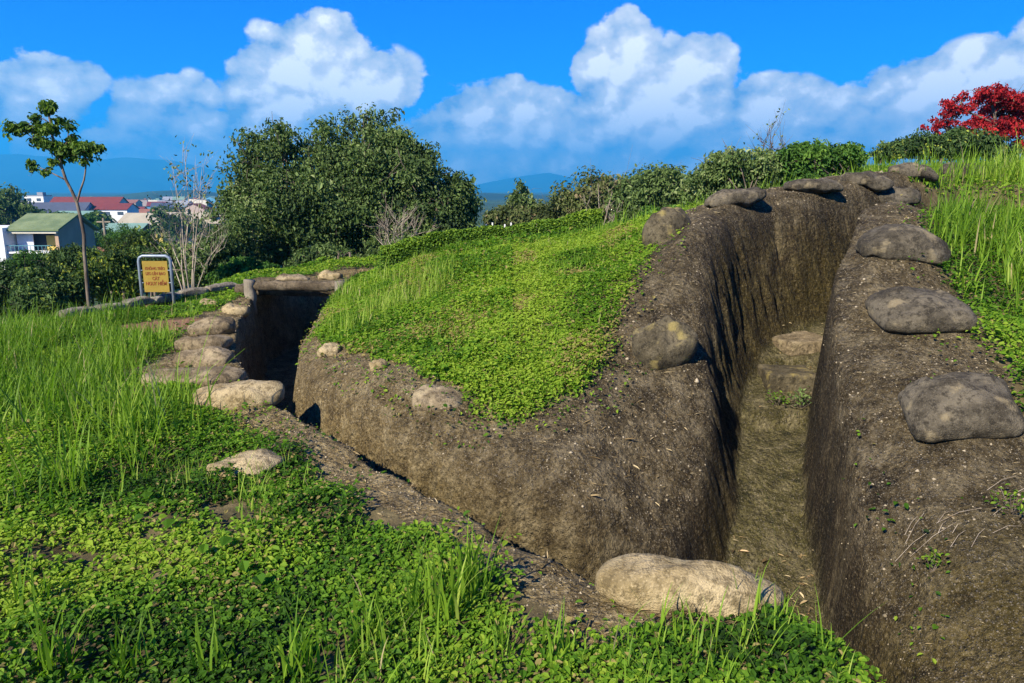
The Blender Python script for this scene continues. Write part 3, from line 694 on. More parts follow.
MB().box((1.4, .25, 5.3), (.7, .12, 1.5)).build('window', CURT, H)
MB().box((-.85, -1.2, 4.2), (5.6, 1.6, .2)).build('balcony_floor', WHITE, H)
mb = MB(); [mb.box((-3.5 + k * .45, -1.9, 4.6), (.05, .05, .7)) for k in range(12)]; mb.box((-.9, -1.9, 5.0), (5.3, .08, .08)); mb.build('railing', TEAL, H)
MB().box((-5.2, -2.32, 3.1), (1.1, .1, .5)).build('window', GLASS, H)
w_ = MB().box((-2.2, -.83, 2.5), (1.5, .08, 1.5)).build('window', GLASS, H); MB().box((-2.2, -.88, 3.3), (1.8, .1, .12)).box((-2.2, -.88, 2.5), (.1, .1, 1.5)).box((-3.0, -.88, 2.5), (.1, .1, 1.5)).box((-1.4, -.88, 2.5), (.1, .1, 1.5)).build('window_frame', TEAL, w_)
# named town buildings
house(90, 208, 300, 27, 14, 5, 4.2, CREAM, REDR, 'long hall with a dark red roof, biggest roof in the town', 'houses of the town', 0, wins=6)
house(113, 209, 285, 15, 9, 4.5, 2, WHITE, REDR, 'white-walled house with small red roof at the right end of the long red-roofed hall', 'houses of the town', 0, wins=3)
house(60, 212, 280, 22, 12, 4, 3.4, GREYW, DARKR, 'house with blue-black roof in front of the long red-roofed hall', 'houses of the town', 4, wins=4)
house(38, 196, 320, 8, 6, 8, 0, WHITE, GREYR, 'narrow white tower-like house left of the red-roofed hall', 'houses of the town', 0, True, 2)
house(112, 231, 170, 16, 8, 3.5, 1.6, RUST, TEALR, 'low shed with pale teal roof right of the sapling trunk', 'houses of the town', 0, wins=3)
house(80, 216, 260, 14, 8, 4, 1.6, GREYW, TEALR, 'small house with dull teal roof behind the green-roofed house', 'houses of the town', 0, wins=2)
house(150, 224, 190, 12, 9, 3.6, 2.6, YELW, BEIGER, 'yellow-walled house with beige hipped-looking roof behind the bare shrub', 'houses of the town', -8, wins=3)
house(196, 222, 200, 18, 9, 3.6, 2.4, CREAM, BEIGER, 'cream-walled house with beige roof behind the bare branches', 'houses of the town', -5, wins=3)
house(164, 212, 330, 11, 8, 6, 0, BLUEW, DARKR, 'bright blue flat-roofed house above the yellow-walled house', 'houses of the town', 0, True, 2)
house(4, 214, 190, 5, 7, 6, 0, BLUEW, GREYR, 'blue-walled house at the left edge beside the dark tree', 'houses of the town', 0, True, 1)
walls = [(WHITE, 'white'), (CREAM, 'cream'), (GREYW, 'grey'), (PINKW, 'pink'), (BLUEW, 'blue')]; roofs = [(GREYR, 'grey'), (DARKR, 'dark blue'), (RUST, 'rust red'), (REDR, 'dark red'), (TEALR, 'teal')]
hr = random.Random(5); placed = []
for k in range(120):
    Y = 210 * (900 / 210) ** hr.random(); px = hr.uniform(-40, 262)
    if any(abs(px - p_[0]) < 6 * 300 / Y and abs(Y - p_[1]) < 14 for p_ in placed): continue
    if Y < 345 and (28 < px < 210): continue
    placed.append((px, Y)); x = rr(px, 215)[0] * Y; gz_ = float(terrain(np.array([x]), np.array([Y]))[0])
    w1, r1 = hr.choice(walls), hr.choice(roofs); flat = hr.random() < .35; h = hr.choice((4, 6.5, 6.5, 9)); w = hr.uniform(6, 13); d = hr.uniform(7, 12)
    hs_ = empty('house', (x, Y, gz_), R_(hr.choice((0, 90, 15, -20)))); nm = 'flat-roofed' if flat else 'gabled'
    tag(hs_, f'small {nm} {w1[1]} house with {r1[1]} roof among the far town houses', 'house', 'houses of the far town')
    if flat:
        MB().box((0, 0, h / 2 - 2), (w, d, h + 4)).build('wall', w1[0], hs_); MB().box((0, 0, h + .15), (w + .3, d + .3, .3)).box((w * .2, 0, h + .9), (w * .3, d * .4, 1.3)).build('roof', r1[0], hs_)
    else:
        gable_wall(w, d, h, h + 2.4, -3).build('wall', w1[0], hs_); gable(MB(), w, d, h, h + 2.4).build('roof', r1[0], hs_)
    if Y < 420:
        for i in range(2): MB().box((-w / 4 + i * w / 2, -d / 2 - .02, h - 1.6), (w * .2, .1, 1.3)).build('window', GLASS, hs_)
# utility pole
q = P(108, 262, 60); pz = float(q[2]); up_ = empty('utility_pole', (float(q[0]), 60., pz)); tag(up_, 'thin pale concrete pole rising from the shrubs right of the sapling', 'pole')
MB().tube([(0, 0, -3), (0, 0, float(P(108, 218, 60)[2]) - pz)], [.14, .09], 8).build('shaft', WOODISH, up_); MB().box((0, 0, float(P(108, 218, 60)[2]) - pz - .3), (1.1, .1, .1)).build('crossarm', WOODISH, up_)
# white picket fence and thatched heap behind the mound
q = P(487, 243, 24); z0 = float(q[2]); fw = empty('picket_fence', (float(q[0]), 24., z0)); tag(fw, 'short piece of whitish picket fence showing between the big tree and the conical tree', 'fence')
for k in range(9):
    x = -.85 + k * .2; MB().tube([(x, 0, -1), (x + .03, 0, .55 + .05 * (k % 3))], .028, 5).build('picket', WHITE, fw)
MB().box((0, .03, .4), (1.8, .04, .06)).box((0, .03, .12), (1.8, .04, .06)).build('rail', WHITE, fw)
o = new_obj('brush_heap', bag_mesh(.6, .5, .5, 5, 2.0), None, mat_plain('dry_brush', (.2, .14, .09), .95, .4, 9)); q = P(443, 243, 17); o.location = (float(q[0]), 17, float(q[2]) - .15); tag(o, 'small pinkish brown heap under the right edge of the big tree', 'heap')

# ------------------------------------------------------------------ foliage builders
def leaves_mesh(name, C, N, size, aspect, tint, mat, parent=None, fold=.25, r=RNG, az=None):
    """one leaf per row: rounded folded blade of 6 vertices; C centres, N normals"""
    n = len(C); N = N / (np.linalg.norm(N, axis=1)[:, None] + 1e-9)
    a = r.random(n) * 2 * math.pi; ref = np.c_[np.cos(a), np.sin(a), np.zeros(n)]
    T = np.cross(N, ref); T /= np.linalg.norm(T, axis=1)[:, None] + 1e-9; B_ = np.cross(N, T)
    s = size[:, None]; w = s * aspect
    V = np.empty((n, 6, 3))
    V[:, 0] = C - T * s * .5
    V[:, 1] = C - T * s * .18 - B_ * w * .5 + N * w * fold; V[:, 2] = C + T * s * .2 - B_ * w * .42 + N * w * fold
    V[:, 3] = C + T * s * .5 - N * s * .08
    V[:, 4] = C + T * s * .2 + B_ * w * .42 + N * w * fold; V[:, 5] = C - T * s * .18 + B_ * w * .5 + N * w * fold
    b = (np.arange(n) * 6)[:, None]
    q = np.concatenate([b + np.array([[0, 3, 2, 1]]), b + np.array([[0, 5, 4, 3]])], 1).reshape(-1, 4)
    me = np_mesh(name, V.reshape(-1, 3), q, np.full(2 * n, 4), False, {'tint': np.repeat(tint, 6)})
    return new_obj(name, me, parent, mat)
def blades_mesh(name, Bp, L, W, azim, lean, curve, tint, mat, parent=None, seg=5):
    n = len(Bp); V = np.empty((n, seg + 1, 2, 3)); d = np.c_[np.cos(azim), np.sin(azim)]; side = np.c_[-np.sin(azim), np.cos(azim), np.zeros(n)]
    pos = Bp.copy(); ang = lean.copy(); 
    for k in range(seg + 1):
        w = W * (1 - (k / seg) ** 1.6) * (.75 + .25 * min(1, k * 2 / seg)) * .5 + W * .02
        V[:, k, 0] = pos - side * w[:, None]; V[:, k, 1] = pos + side * w[:, None]
        st = L / seg; pos = pos + np.c_[d * (np.sin(ang) * st)[:, None], np.cos(ang) * st]; ang = ang + curve / seg * (.4 + 1.2 * k / seg)
    b = (np.arange(n) * 2 * (seg + 1))[:, None]
    q = np.concatenate([b + np.array([[2 * k, 2 * k + 1, 2 * k + 3, 2 * k + 2]]) for k in range(seg)], 1).reshape(-1, 4)
    me = np_mesh(name, V.reshape(-1, 3), q, np.full(n * seg, 4), True, {'tint': np.repeat(tint, 2 * (seg + 1))})
    return new_obj(name, me, parent, mat)
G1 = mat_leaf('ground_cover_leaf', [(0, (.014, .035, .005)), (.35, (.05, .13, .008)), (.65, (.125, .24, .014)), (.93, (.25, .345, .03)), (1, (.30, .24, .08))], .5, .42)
G2 = mat_leaf('grass_blade', [(0, (.03, .06, .006)), (.4, (.09, .18, .012)), (.8, (.20, .32, .025)), (.95, (.30, .38, .06)), (1, (.42, .34, .17))], .4, .38)
GD = mat_leaf('dry_litter', [(0, (.12, .075, .03)), (.5, (.34, .25, .12)), (.85, (.55, .44, .25)), (1, (.42, .17, .06))], .8, .1)
def in_poly_pts(bbox, dens_fn, n):
    x = RNG.uniform(bbox[0], bbox[1], n); y = RNG.uniform(bbox[2], bbox[3], n)
    k = RNG.random(n) < dens_fn(x, y); return x[k], y[k]
def visible(x, y, z, m=330):
    yy = np.maximum(y * cT - (z - EYE) * sT, .05); px = 512 + FOC * x / yy; py = 341.5 - FOC * (y * sT + (z - EYE) * cT) / yy
    return (px > -m - 60) & (px < 1024 + m + 60) & (py < 683 + 130) & (y > .3)
def cover(bbox, n, size, hmax, seedx, extra=None, tint0=.5, tvar=.5, mat=None, name='ground_cover', dens=None, label=None, dry=0):
    x = RNG.uniform(bbox[0], bbox[1], n); y = RNG.uniform(bbox[2], bbox[3], n)
    g = green(x, y); d = sstep(-.10, .10, g) * .97 + .03 * (g > -.35)
    cl = fbm(x + seedx, y, 2.6, 4); d = d * sstep(-.5, -.12, cl + .12 * sstep(.3, 1, g))
    if dens is not None: d = d * dens(x, y)
    k = RNG.random(n) < d; x, y, cl = x[k], y[k], cl[k]
    z, dR, p = terrain(x, y, True); k = visible(x, y, z) & (dR < .03); x, y, z, cl = x[k], y[k], z[k], cl[k]
    mound = hmax * (.35 + 1.5 * np.clip(fbm(x - 3, y + seedx, 1.7, 3) + .25, 0, 1))
    u = RNG.random(len(x)); hh = mound * (1 - u ** 1.8)
    C = np.c_[x + RNG.normal(0, .01, len(x)), y, z + hh + .004]
    N = np.c_[RNG.normal(-.12, .38, len(x)), RNG.normal(-.16, .38, len(x)), np.ones(len(x))]
    big = fbm(x * 1.3 + 5, y * 1.3 + seedx, 1.0, 3)
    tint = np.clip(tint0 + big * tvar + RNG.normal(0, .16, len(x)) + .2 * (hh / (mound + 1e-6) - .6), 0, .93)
    br = RNG.random(len(x)) < .02 + dry * sstep(.02, .3, fbm(x * 1.4 + 30, y * 1.4, 1.3, 3)); tint[br] = 1
    s = size * np.exp(RNG.normal(0, .28, len(x)))
    o = leaves_mesh(name, C, N, s, .62, tint, mat or G1); return tag(o, label, kind='stuff')
near_d = lambda x, y: np.clip(1.25 - .10 * y, .25, 1)
lawn_brt = lambda x, y: np.ones_like(x)
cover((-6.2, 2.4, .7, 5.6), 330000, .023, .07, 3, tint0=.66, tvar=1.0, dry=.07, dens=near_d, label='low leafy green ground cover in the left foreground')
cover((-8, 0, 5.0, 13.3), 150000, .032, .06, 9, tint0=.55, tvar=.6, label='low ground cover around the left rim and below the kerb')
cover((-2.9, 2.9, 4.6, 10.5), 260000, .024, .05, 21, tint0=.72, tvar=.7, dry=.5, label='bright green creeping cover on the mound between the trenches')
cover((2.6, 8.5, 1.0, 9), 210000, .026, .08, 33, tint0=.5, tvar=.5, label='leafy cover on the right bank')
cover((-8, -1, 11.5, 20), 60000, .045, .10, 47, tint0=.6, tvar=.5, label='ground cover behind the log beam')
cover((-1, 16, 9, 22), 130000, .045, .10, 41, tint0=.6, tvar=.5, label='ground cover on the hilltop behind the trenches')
# grass
def grass(name, bbox, n, L, W, dens, tint0=.6, tvar=.3, label=None, clump=.9, mat=None, az0=None, ls=.3):
    x = RNG.uniform(bbox[0], bbox[1], n); y = RNG.uniform(bbox[2], bbox[3], n)
    g = green(x, y); c = fbm(x * 1.1 + 60, y * 1.1, 2.2, 3)
    k = RNG.random(n) < sstep(-.05, .12, g) * dens(x, y) * sstep(-.35, .2, c + (1 - clump)); x, y = x[k], y[k]
    z, dR, p = terrain(x, y, True); k = visible(x, y, z) & (dR < -.02); x, y, z = x[k], y[k], z[k]; m = len(x)
    Ls = L * np.exp(RNG.normal(0, .3, m)) * (1 + .6 * fbm(x, y, 1.1, 2))
    t_ = np.clip(tint0 + tvar * fbm(x + 9, y, .9, 3) + RNG.normal(0, .14, m), 0, .95); t_[RNG.random(m) < .03] = 1
    a = RNG.uniform(0, 2 * math.pi, m) if az0 is None else RNG.normal(az0, .9, m)
    o = blades_mesh(name, np.c_[x, y, z - .01], Ls, W * np.exp(RNG.normal(0, .25, m)), a, np.abs(RNG.normal(0, ls, m)), RNG.uniform(.2, 1.5, m), t_, mat or G2)
    return tag(o, label, kind='stuff')
def blob(cx, cy, rx, ry): return lambda x, y: np.clip(1.3 - np.hypot((x - cx) / rx, (y - cy) / ry), 0, 1)
def add(*f): return lambda x, y: np.clip(sum(g(x, y) for g in f), 0, 1)
def pb(px, py, r, r2=None):
    h = hit(px, py); return blob(h[0], h[1], r, r2 or r)
grass('grass', (-9, -2.2, 3.2, 9.4), 52000, .27, .009, add(pb(60, 400, 1.1, 1.0), pb(20, 350, 2.0, 1.6), pb(140, 350, 1.3, .9), pb(90, 340, 2.0, 1.3)), .62, .3, 'tall fresh green grass at the left edge of the foreground', .8, ls=.42)
grass('grass', (-3.6, -1.4, 3.4, 5.4), 5000, .40, .011, add(pb(110, 440, .55, .5), pb(60, 470, .5, .5)), .5, .3, 'longer arching grass in front of the left sandbags', 1.1)
grass('grass', (-4, 2, .8, 5.0), 26000, .16, .0065, lambda x, y: np.clip(.35 + fbm(x, y, 1.3, 2) * 1.6, .08, 1), .74, .3, 'sparse thin grass blades poking through the foreground cover', 1.3)
grass('grass', (-2.6, 3, 4.8, 10.5), 34000, .10, .0065, lambda x, y: np.full_like(x, .5), .72, .3, 'short grass on the mound between the trenches', 1.0)
grass('grass', (-2.4, -.6, 6.6, 9.6), 9000, .20, .009, add(pb(365, 325, .42, .5), pb(390, 300, .8, .7), pb(350, 300, .5, .5)), .82, .2, 'bright grass tufts on the left end of the mound', 1.2)
grass('grass', (2.8, 9, 4.2, 11), 36000, .36, .012, add(pb(985, 235, 1.6, 2.2), pb(1015, 290, .8, .8), pb(960, 200, 1.2, 1.5), pb(1015, 190, 2.5, 2)), .66, .3, 'tall bright grass on the right bank beside the sandbag row', 1.1)
grass('grass', (1, 16, 9.0, 20), 36000, .26, .014, lambda x, y: np.full_like(x, .7), .66, .3, 'grass on the hilltop behind the trenches', 1.1)
grass('grass', (-9, -2.5, 9, 13.2), 16000, .13, .009, lambda x, y: np.full_like(x, .5), .6, .4, 'short grass between the left rim and the kerb', 1.2)
# litter on the bare rim + trench floor
def litter(bbox, n, size, cond, label, aspect=.2, name='leaf_litter', tmax=.95):
    x = RNG.uniform(bbox[0], bbox[1], n); y = RNG.uniform(bbox[2], bbox[3], n); z, dR, p = terrain(x, y, True)
    k = cond(x, y, dR, p) & visible(x, y, z); x, y, z = x[k], y[k], z[k]; m = len(x)
    C = np.c_[x, y, z + .006 + RNG.random(m) * .01]; N = np.c_[RNG.normal(0, .2, m), RNG.normal(0, .2, m), np.ones(m)]
    o = leaves_mesh(name, C, N, size * np.exp(RNG.normal(0, .5, m)), aspect, RNG.random(m) ** 1.3 * tmax, GD); return tag(o, label, kind='stuff')
litter((1.2, 3.4, 4.0, 7.9), 2600, .035, lambda x, y, d, p: (p > .93) & (fbm(x, y, 1.6, 2) > -.12) & ((d < .34) | (RNG.random(len(x)) < .12)), 'dry leaves and straw along the trench floor', .22)
litter((-4.2, 1.4, 2.0, 12), 14000, .024, lambda x, y, d, p: (d > -.55) & (d < -.0) & (x < 1.4) & (green(x, y) < .15), 'dry straw bits on the near rim', .12, tmax=.85)
litter((-2.5, 5.5, 3.0, 9), 9000, .018, lambda x, y, d, p: (d < -.0) & (d > -1.6) & (green(x, y) < -.02) & (p < .05), 'dry bits on the brown slopes', .14, tmax=.9)
# grit: small stones as geometry
def pebbles(bbox, n, size, cond, label):
    x = RNG.uniform(bbox[0], bbox[1], n); y = RNG.uniform(bbox[2], bbox[3], n); z, dR, p = terrain(x, y, True)
    k = cond(x, y, dR, p) & visible(x, y, z); x, y, z = x[k], y[k], z[k]; m = len(x)
    oc = np.array([(1, 0, 0), (0, 1, 0), (-1, 0, 0), (0, -1, 0), (0, 0, .7), (0, 0, -.7)], float)
    s = (size * np.exp(RNG.normal(0, .5, m)))[:, None, None]; V = oc[None] * s * RNG.uniform(.6, 1.3, (m, 6, 1)); a = RNG.random(m) * 6.28
    ca, sa = np.cos(a)[:, None], np.sin(a)[:, None]; V = np.stack([V[..., 0] * ca - V[..., 1] * sa, V[..., 0] * sa + V[..., 1] * ca, V[..., 2]], -1) + np.c_[x, y, z][:, None]
    b = (np.arange(m) * 6)[:, None]; f = np.concatenate([b + np.array([t_]) for t_ in ((0, 1, 4), (1, 2, 4), (2, 3, 4), (3, 0, 4), (1, 0, 5), (2, 1, 5), (3, 2, 5), (0, 3, 5))], 1).reshape(-1, 3)
    me = np_mesh('grit', V.reshape(-1, 3), f, np.full(len(f), 3), True, {'tint': np.repeat(RNG.random(m), 6)})
    mt = M('grit_stone'); t2 = NT(mt); t2.out(t2.ramp(t2.attr('tint'), [(0, (.05, .038, .02)), (.6, (.15, .12, .07)), (1, (.38, .31, .2))]), .9)
    return tag(new_obj('grit', me, None, mt), label, kind='stuff')
pebbles((-4.2, 5.5, 1.9, 11), 80000, .0048, lambda x, y, d, p: (d < .05) & (green(x, y) < .08) & (d > -2.2) & (fbm(x, y, 3, 2) > -.25), 'small pale grit scattered over the bare earth')

# foreground plants that stand out
def tuft(px, py, n, L, W, label, az=None, seed=0, name='grass_tuft', t0=.6):
    r = np.random.default_rng(seed); h = hit(px, py); e = empty(name, (h[0], h[1], h[2])); tag(e, label, 'grass tuft', 'grass tufts in the foreground')
    B0 = np.c_[r.normal(0, .035, n), r.normal(0, .035, n), np.full(n, -.01)]; a = r.uniform(0, 6.28, n) if az is None else r.normal(az, .8, n)
    blades_mesh('blades', B0, L * r.uniform(.5, 1.1, n), W * r.uniform(.6, 1.1, n), a, np.abs(r.normal(.1, .22, n)), r.uniform(.1, 1.4, n), np.clip(r.normal(t0, .15, n), 0, .95), G2, e, 7)
tuft(470, 600, 46, .36, .014, 'tall grass tuft with broad upright blades on the near rim right of centre', seed=1, t0=.6)
tuft(420, 610, 26, .34, .012, 'grass tuft just left of the tallest rim tuft', seed=2, t0=.55)
tuft(505, 655, 22, .22, .010, 'low spreading grass tuft below the tallest rim tuft', seed=3)
tuft(130, 672, 20, .24, .013, 'grass tuft at the bottom edge near the left corner', seed=4, t0=.45)
tuft(215, 668, 16, .22, .012, 'grass tuft with a bent blade at the bottom edge', seed=5, t0=.5)
tuft(350, 660, 14, .20, .011, 'thin grass tuft at the bottom edge left of centre', seed=6)
tuft(395, 560, 10, .16, .008, 'small thin tuft in the foreground cover', seed=7)
tuft(600, 668, 12, .12, .008, 'small tuft below the large pale sandbag', seed=8)
tuft(60, 676, 24, .34, .017, 'coarse grass tuft near the bottom left corner', seed=11, t0=.55)
tuft(300, 676, 26, .30, .015, 'leaning coarse grass tuft at the bottom edge between the left corner and centre', seed=12, t0=.6)
tuft(440, 625, 30, .38, .015, 'coarse broad-bladed grass tuft left of and below the tallest rim tuft', seed=13, t0=.7)
tuft(560, 660, 18, .20, .012, 'arching grass tuft at the bottom edge below the rim strip', seed=14, t0=.65)
tuft(370, 640, 20, .26, .014, 'upright grass tuft in the lower middle of the leafy foreground', seed=15, t0=.7)
tuft(30, 610, 20, .28, .014, 'grass tuft at the left edge low in the foreground', seed=16, t0=.5)
# broad leaves
x_, y_, z_ = [], [], []
for px, py in ((140,528),(172,533),(228,553),(245,578),(260,592),(150,505),(205,560)):
    h = hit(px, py); x_.append(h[0]); y_.append(h[1]); z_.append(h[2] + .05)
x_ = np.array(x_); m = len(x_)
o = leaves_mesh('broad_leaf_weed', np.c_[x_, y_, z_], np.c_[RNG.normal(0, .3, m), RNG.normal(-.3, .3, m), np.ones(m)], RNG.uniform(.05, .075, m), .9, RNG.uniform(.3, .6, m), G1); tag(o, 'scattered broad round weed leaves over the foreground cover', kind='stuff')

# ------------------------------------------------------------------ trees
BARK = mat_bark('bark', (.07, .05, .035), (.19, .15, .11)); PALEB = mat_bark('pale_bark', (.22, .17, .12), (.42, .35, .26))
T_OLIVE = mat_leaf('olive_leaves', [(0, (.028, .048, .016)), (.4, (.075, .12, .03)), (.75, (.15, .21, .06)), (1, (.28, .32, .13))], .5, .25)
T_DARK = mat_leaf('dark_leaves', [(0, (.02, .038, .012)), (.5, (.055, .10, .026)), (.85, (.095, .15, .04)), (1, (.32, .36, .05))], .5, .25)
T_BRT = mat_leaf('bright_leaves', [(0, (.02, .05, .01)), (.5, (.06, .14, .02)), (1, (.15, .26, .04))], .5, .3)
T_RUST = mat_leaf('rusty_leaves', [(0, (.04, .055, .018)), (.5, (.10, .13, .035)), (.85, (.17, .16, .07)), (1, (.26, .18, .11))], .6, .2)
T_RED = mat_leaf('red_blossom', [(0, (.09, .006, .008)), (.5, (.32, .014, .02)), (1, (.55, .035, .035))], .5, .25, (1.2, .5, .5))
T_YEL = mat_leaf('yellow_green_leaves', [(0, (.02, .04, .01)), (.6, (.05, .09, .02)), (.8, (.25, .3, .03)), (1, (.5, .45, .06))], .5, .3)
T_CLEAR = mat_leaf('sapling_leaves', [(0, (.015, .04, .01)), (.5, (.035, .085, .015)), (1, (.14, .22, .03))], .45, .3)
T_HEDGE = mat_leaf('hedge_leaves', [(0, (.03, .07, .01)), (.5, (.10, .19, .02)), (1, (.24, .34, .03))], .5, .3)
def tree(name, label, cat, base, Y, lobes, nleaf, ls, mat, tint0=.45, group=None, bark=None, tr=.06, sub=34, twigs=26, fill=.42, seed=None, trunk_to=.45, dens_shell=.45, tv=.18, barelen=0, nstem=1, spread=.15, spines=None):
    """lobes in picture units (px, py, rx, ry[, dY]) at depth Y -> real ellipsoids; one crown mesh of leaves, one mesh of trunk and limbs"""
    r = np.random.default_rng(seed if seed is not None else int(base[0] * 3 + base[1]) + 5000)
    b = P(base[0], base[1], Y); bx, by = float(b[0]), Y; bz = Hh(bx, by); O = np.array((bx, by, bz))
    e = empty(name, (bx, by, bz)); tag(e, label, cat, group)
    px2m = Y / FOC; cl = []; clr = []; vols = [l[2] * l[3] for l in lobes]; tot = sum(vols)
    for l in lobes:
        Yl = Y + (l[4] if len(l) > 4 else 0); c = P(l[0], l[1], Yl) - O; rx, rz = l[2] * px2m, l[3] * px2m; ry = (rx + rz) / 2 * .9
        k = max(3, int(sub * len(lobes) * (l[2] * l[3]) / tot))
        d = r.normal(0, 1, (k, 3)); d /= np.linalg.norm(d, axis=1)[:, None]; u = r.random(k) ** dens_shell
        cl.append(c + d * u[:, None] * np.array((rx, ry, rz)) * .92); clr.append(np.full(k, (rx * rz) ** .5 * fill))
    cl = np.concatenate(cl); clr = np.concatenate(clr) * r.uniform(.6, 1.3, len(cl)); K = len(cl)
    wts = clr ** 2; wts /= wts.sum(); idx = r.choice(K, nleaf, p=wts)
    d = r.normal(0, 1, (nleaf, 3)); d /= np.linalg.norm(d, axis=1)[:, None]; rad = r.random(nleaf) ** .6 * (1 + .35 * r.random(nleaf) ** 4)
    off = d * rad[:, None] * clr[idx][:, None]; off[:, 2] *= .75; C = cl[idx] + off
    N = off / (clr[idx][:, None] + 1e-6) * .8 + r.normal(0, .55, (nleaf, 3)) + np.array((0, 0, .5))
    tc_ = r.normal(0, tv, K); tint = np.clip(tint0 + tc_[idx] + r.normal(0, .16, nleaf), 0, 1)
    leaves_mesh('crown', C, N, ls * np.exp(r.normal(0, .3, nleaf)), .5, tint, mat, e, r=r)
    cen = cl.mean(0); zt = cl[:, 2].min() * (1 - trunk_to) + cen[2] * trunk_to; zt = max(zt, .25)
    mb = MB(); tops = []; sp_pts = []
    if spines:
        for si, (r0, pts) in enumerate(spines):
            w3 = [P(q_[0], q_[1], Y + (q_[2] if len(q_) > 2 else 0)) - O for q_ in pts]
            if si == 0: w3 = [np.array((0, 0, -.3))] + w3
            fine = []
            for i_ in range(len(w3) - 1):
                for f_ in (0, .5): fine.append(w3[i_] * (1 - f_) + w3[i_ + 1] * f_ + (r.normal(0, r0 * .3, 3) if f_ else 0))
            fine.append(w3[-1]); mb.tube(fine, list(np.linspace(r0, r0 * .45, len(fine))), 7); sp_pts += [f for f in fine[3 if si == 0 else 0:]]
    for s in range(nstem if not spines else 0):
        so = np.array((r.normal(0, spread), r.normal(0, spread), 0)) if nstem > 1 else np.zeros(3)
        tp = np.array((cen[0] * .8, cen[1] * .8, zt)) + so
        mb.tube([so * .4 + (0, 0, -.4), so + (tp - so) * .4 + r.normal(0, tr * .7, 3), tp], [tr * 1.25, tr, tr * .8], 7); tops.append(tp)
    pick = r.choice(K, min(K, twigs), replace=False)
    for k in pick:
        tgt = cl[k]
        if spines:
            st = min(sp_pts, key=lambda q_: np.linalg.norm(q_ - tgt) + 1.2 * max(0, q_[2] - tgt[2] + .1))
        else:
            tp = tops[r.integers(len(tops))]; st = tp * r.uniform(.7, 1)
        mid = (st + tgt) / 2 + r.normal(0, .08, 3) * np.linalg.norm(tgt - st) + (0, 0, .05)
        mb.tube([st, mid, tgt], [tr * .4, tr * .25, tr * .08], 5)
        for _ in range(2):
            q2 = tgt + r.normal(0, 1, 3) * clr[k] * (.9 + barelen); mb.tube([mid * .3 + tgt * .7, (tgt + q2) / 2 + r.normal(0, .03, 3), q2], [tr * .18, tr * .1, tr * .04], 4)
    mb.build('trunk', bark or BARK, e, True)
    return e
# the three merged trees in the middle
tree('tree', 'left one of the three merged olive green trees behind the log beam', 'tree', (285, 272), 21, [(262,170,34,38),(292,150,34,30,.8),(250,205,34,30),(290,205,45,40,-.6),(268,240,45,28,-.4),(225,215,16,22),(310,235,38,32,-.8)], 30000, .092, T_OLIVE, .42, 'trees in the middle of the picture', tr=.09, nstem=3, spread=.3, twigs=60)
tree('tree', 'tallest middle one of the three merged olive green trees', 'tree', (360, 270), 21.5, [(345,140,36,30),(378,136,26,26,.4),(330,175,42,36),(375,175,44,38,-.5),(350,215,50,38,-.8),(385,235,40,28,-.8),(365,118,14,8)], 32000, .092, T_OLIVE, .45, 'trees in the middle of the picture', tr=.1, nstem=3, spread=.3, twigs=60)
tree('tree', 'right one of the three merged olive green trees, sloping down to the mound', 'tree', (425, 262), 21, [(405,155,28,26),(418,180,34,30,-.4),(448,195,28,28),(460,215,20,26),(430,225,38,28,-.6),(400,240,28,20,-1),(470,205,8,14)], 24000, .092, T_OLIVE, .42, 'trees in the middle of the picture', tr=.09, nstem=3, spread=.3, twigs=50)
# dark shrub belt in front of the house
for k, (px, py, rx, ry, Y, m_, t0, lb) in enumerate([
    (44, 306, 30, 20, 14.5, T_DARK, .45, 'low dark shrub left of the sapling foot'),
    (8, 292, 38, 26, 16, T_DARK, .45, 'dark green shrub at the left edge below the white house'),
    (52, 290, 32, 28, 15.5, T_DARK, .5, 'dark dense shrub in front of the white house'),
    (108, 275, 34, 30, 16.5, T_YEL, .50, 'shrub with bright yellow-green leaves left of the yellow sign'),
    (160, 268, 30, 26, 17, T_DARK, .5, 'dark shrub right behind the yellow sign'),
    (128, 238, 26, 12, 40, T_BRT, .35, 'leafy shrub in front of the pale teal shed'),
    (28, 262, 26, 12, 30, T_BRT, .35, 'leafy shrub hiding the foot of the white house'),
    (75, 262, 30, 18, 21, T_DARK, .45, 'shrub below the green-roofed house'),
    (135, 250, 34, 18, 24, T_YEL, .4, 'shrub below the yellow-walled house'),
    (205, 262, 34, 28, 17, T_OLIVE, .4, 'grey-green shrub behind the bare pale branches'),
    (238, 245, 26, 36, 19, T_OLIVE, .45, 'taller shrub leaning on the left side of the three merged trees'),
    (250, 275, 34, 14, 15.5, T_BRT, .4, 'low green shrub behind the log beam'),
    (330, 262, 40, 14, 16.5, T_OLIVE, .5, 'low shrub at the foot of the merged trees behind the log beam'),
    (400, 254, 34, 14, 17.5, T_OLIVE, .35, 'low shrub at the foot of the merged trees above the mound')]):
    tree('shrub', lb, 'shrub', (px, py + ry), Y, [(px, py, rx, ry), (px - rx * .5, py + ry * .3, rx * .7, ry * .7, -.3), (px + rx * .5, py + ry * .2, rx * .7, ry * .75, .3), (px + rx * .1, py - ry * .35, rx * .6, ry * .6)], 9000, .075, m_, t0, 'shrubs along the edge of the hilltop', tr=.03, nstem=4, spread=.25, twigs=26, sub=18, fill=.4)
tree('tree', 'round dark green tree at the far left beside the blue-walled house', 'tree', (10, 262), 110, [(8,200,24,14),(0,212,32,14),(26,212,18,10),(-20,215,25,25)], 9000, .42, T_OLIVE, .45, tr=.3)
tree('tree', 'yellowish green tree peeping up between the green roof and the town', 'tree', (92, 250), 120, [(88,224,16,10),(68,222,14,8),(104,238,18,8)], 5000, .4, T_BRT, .4, tr=.2)
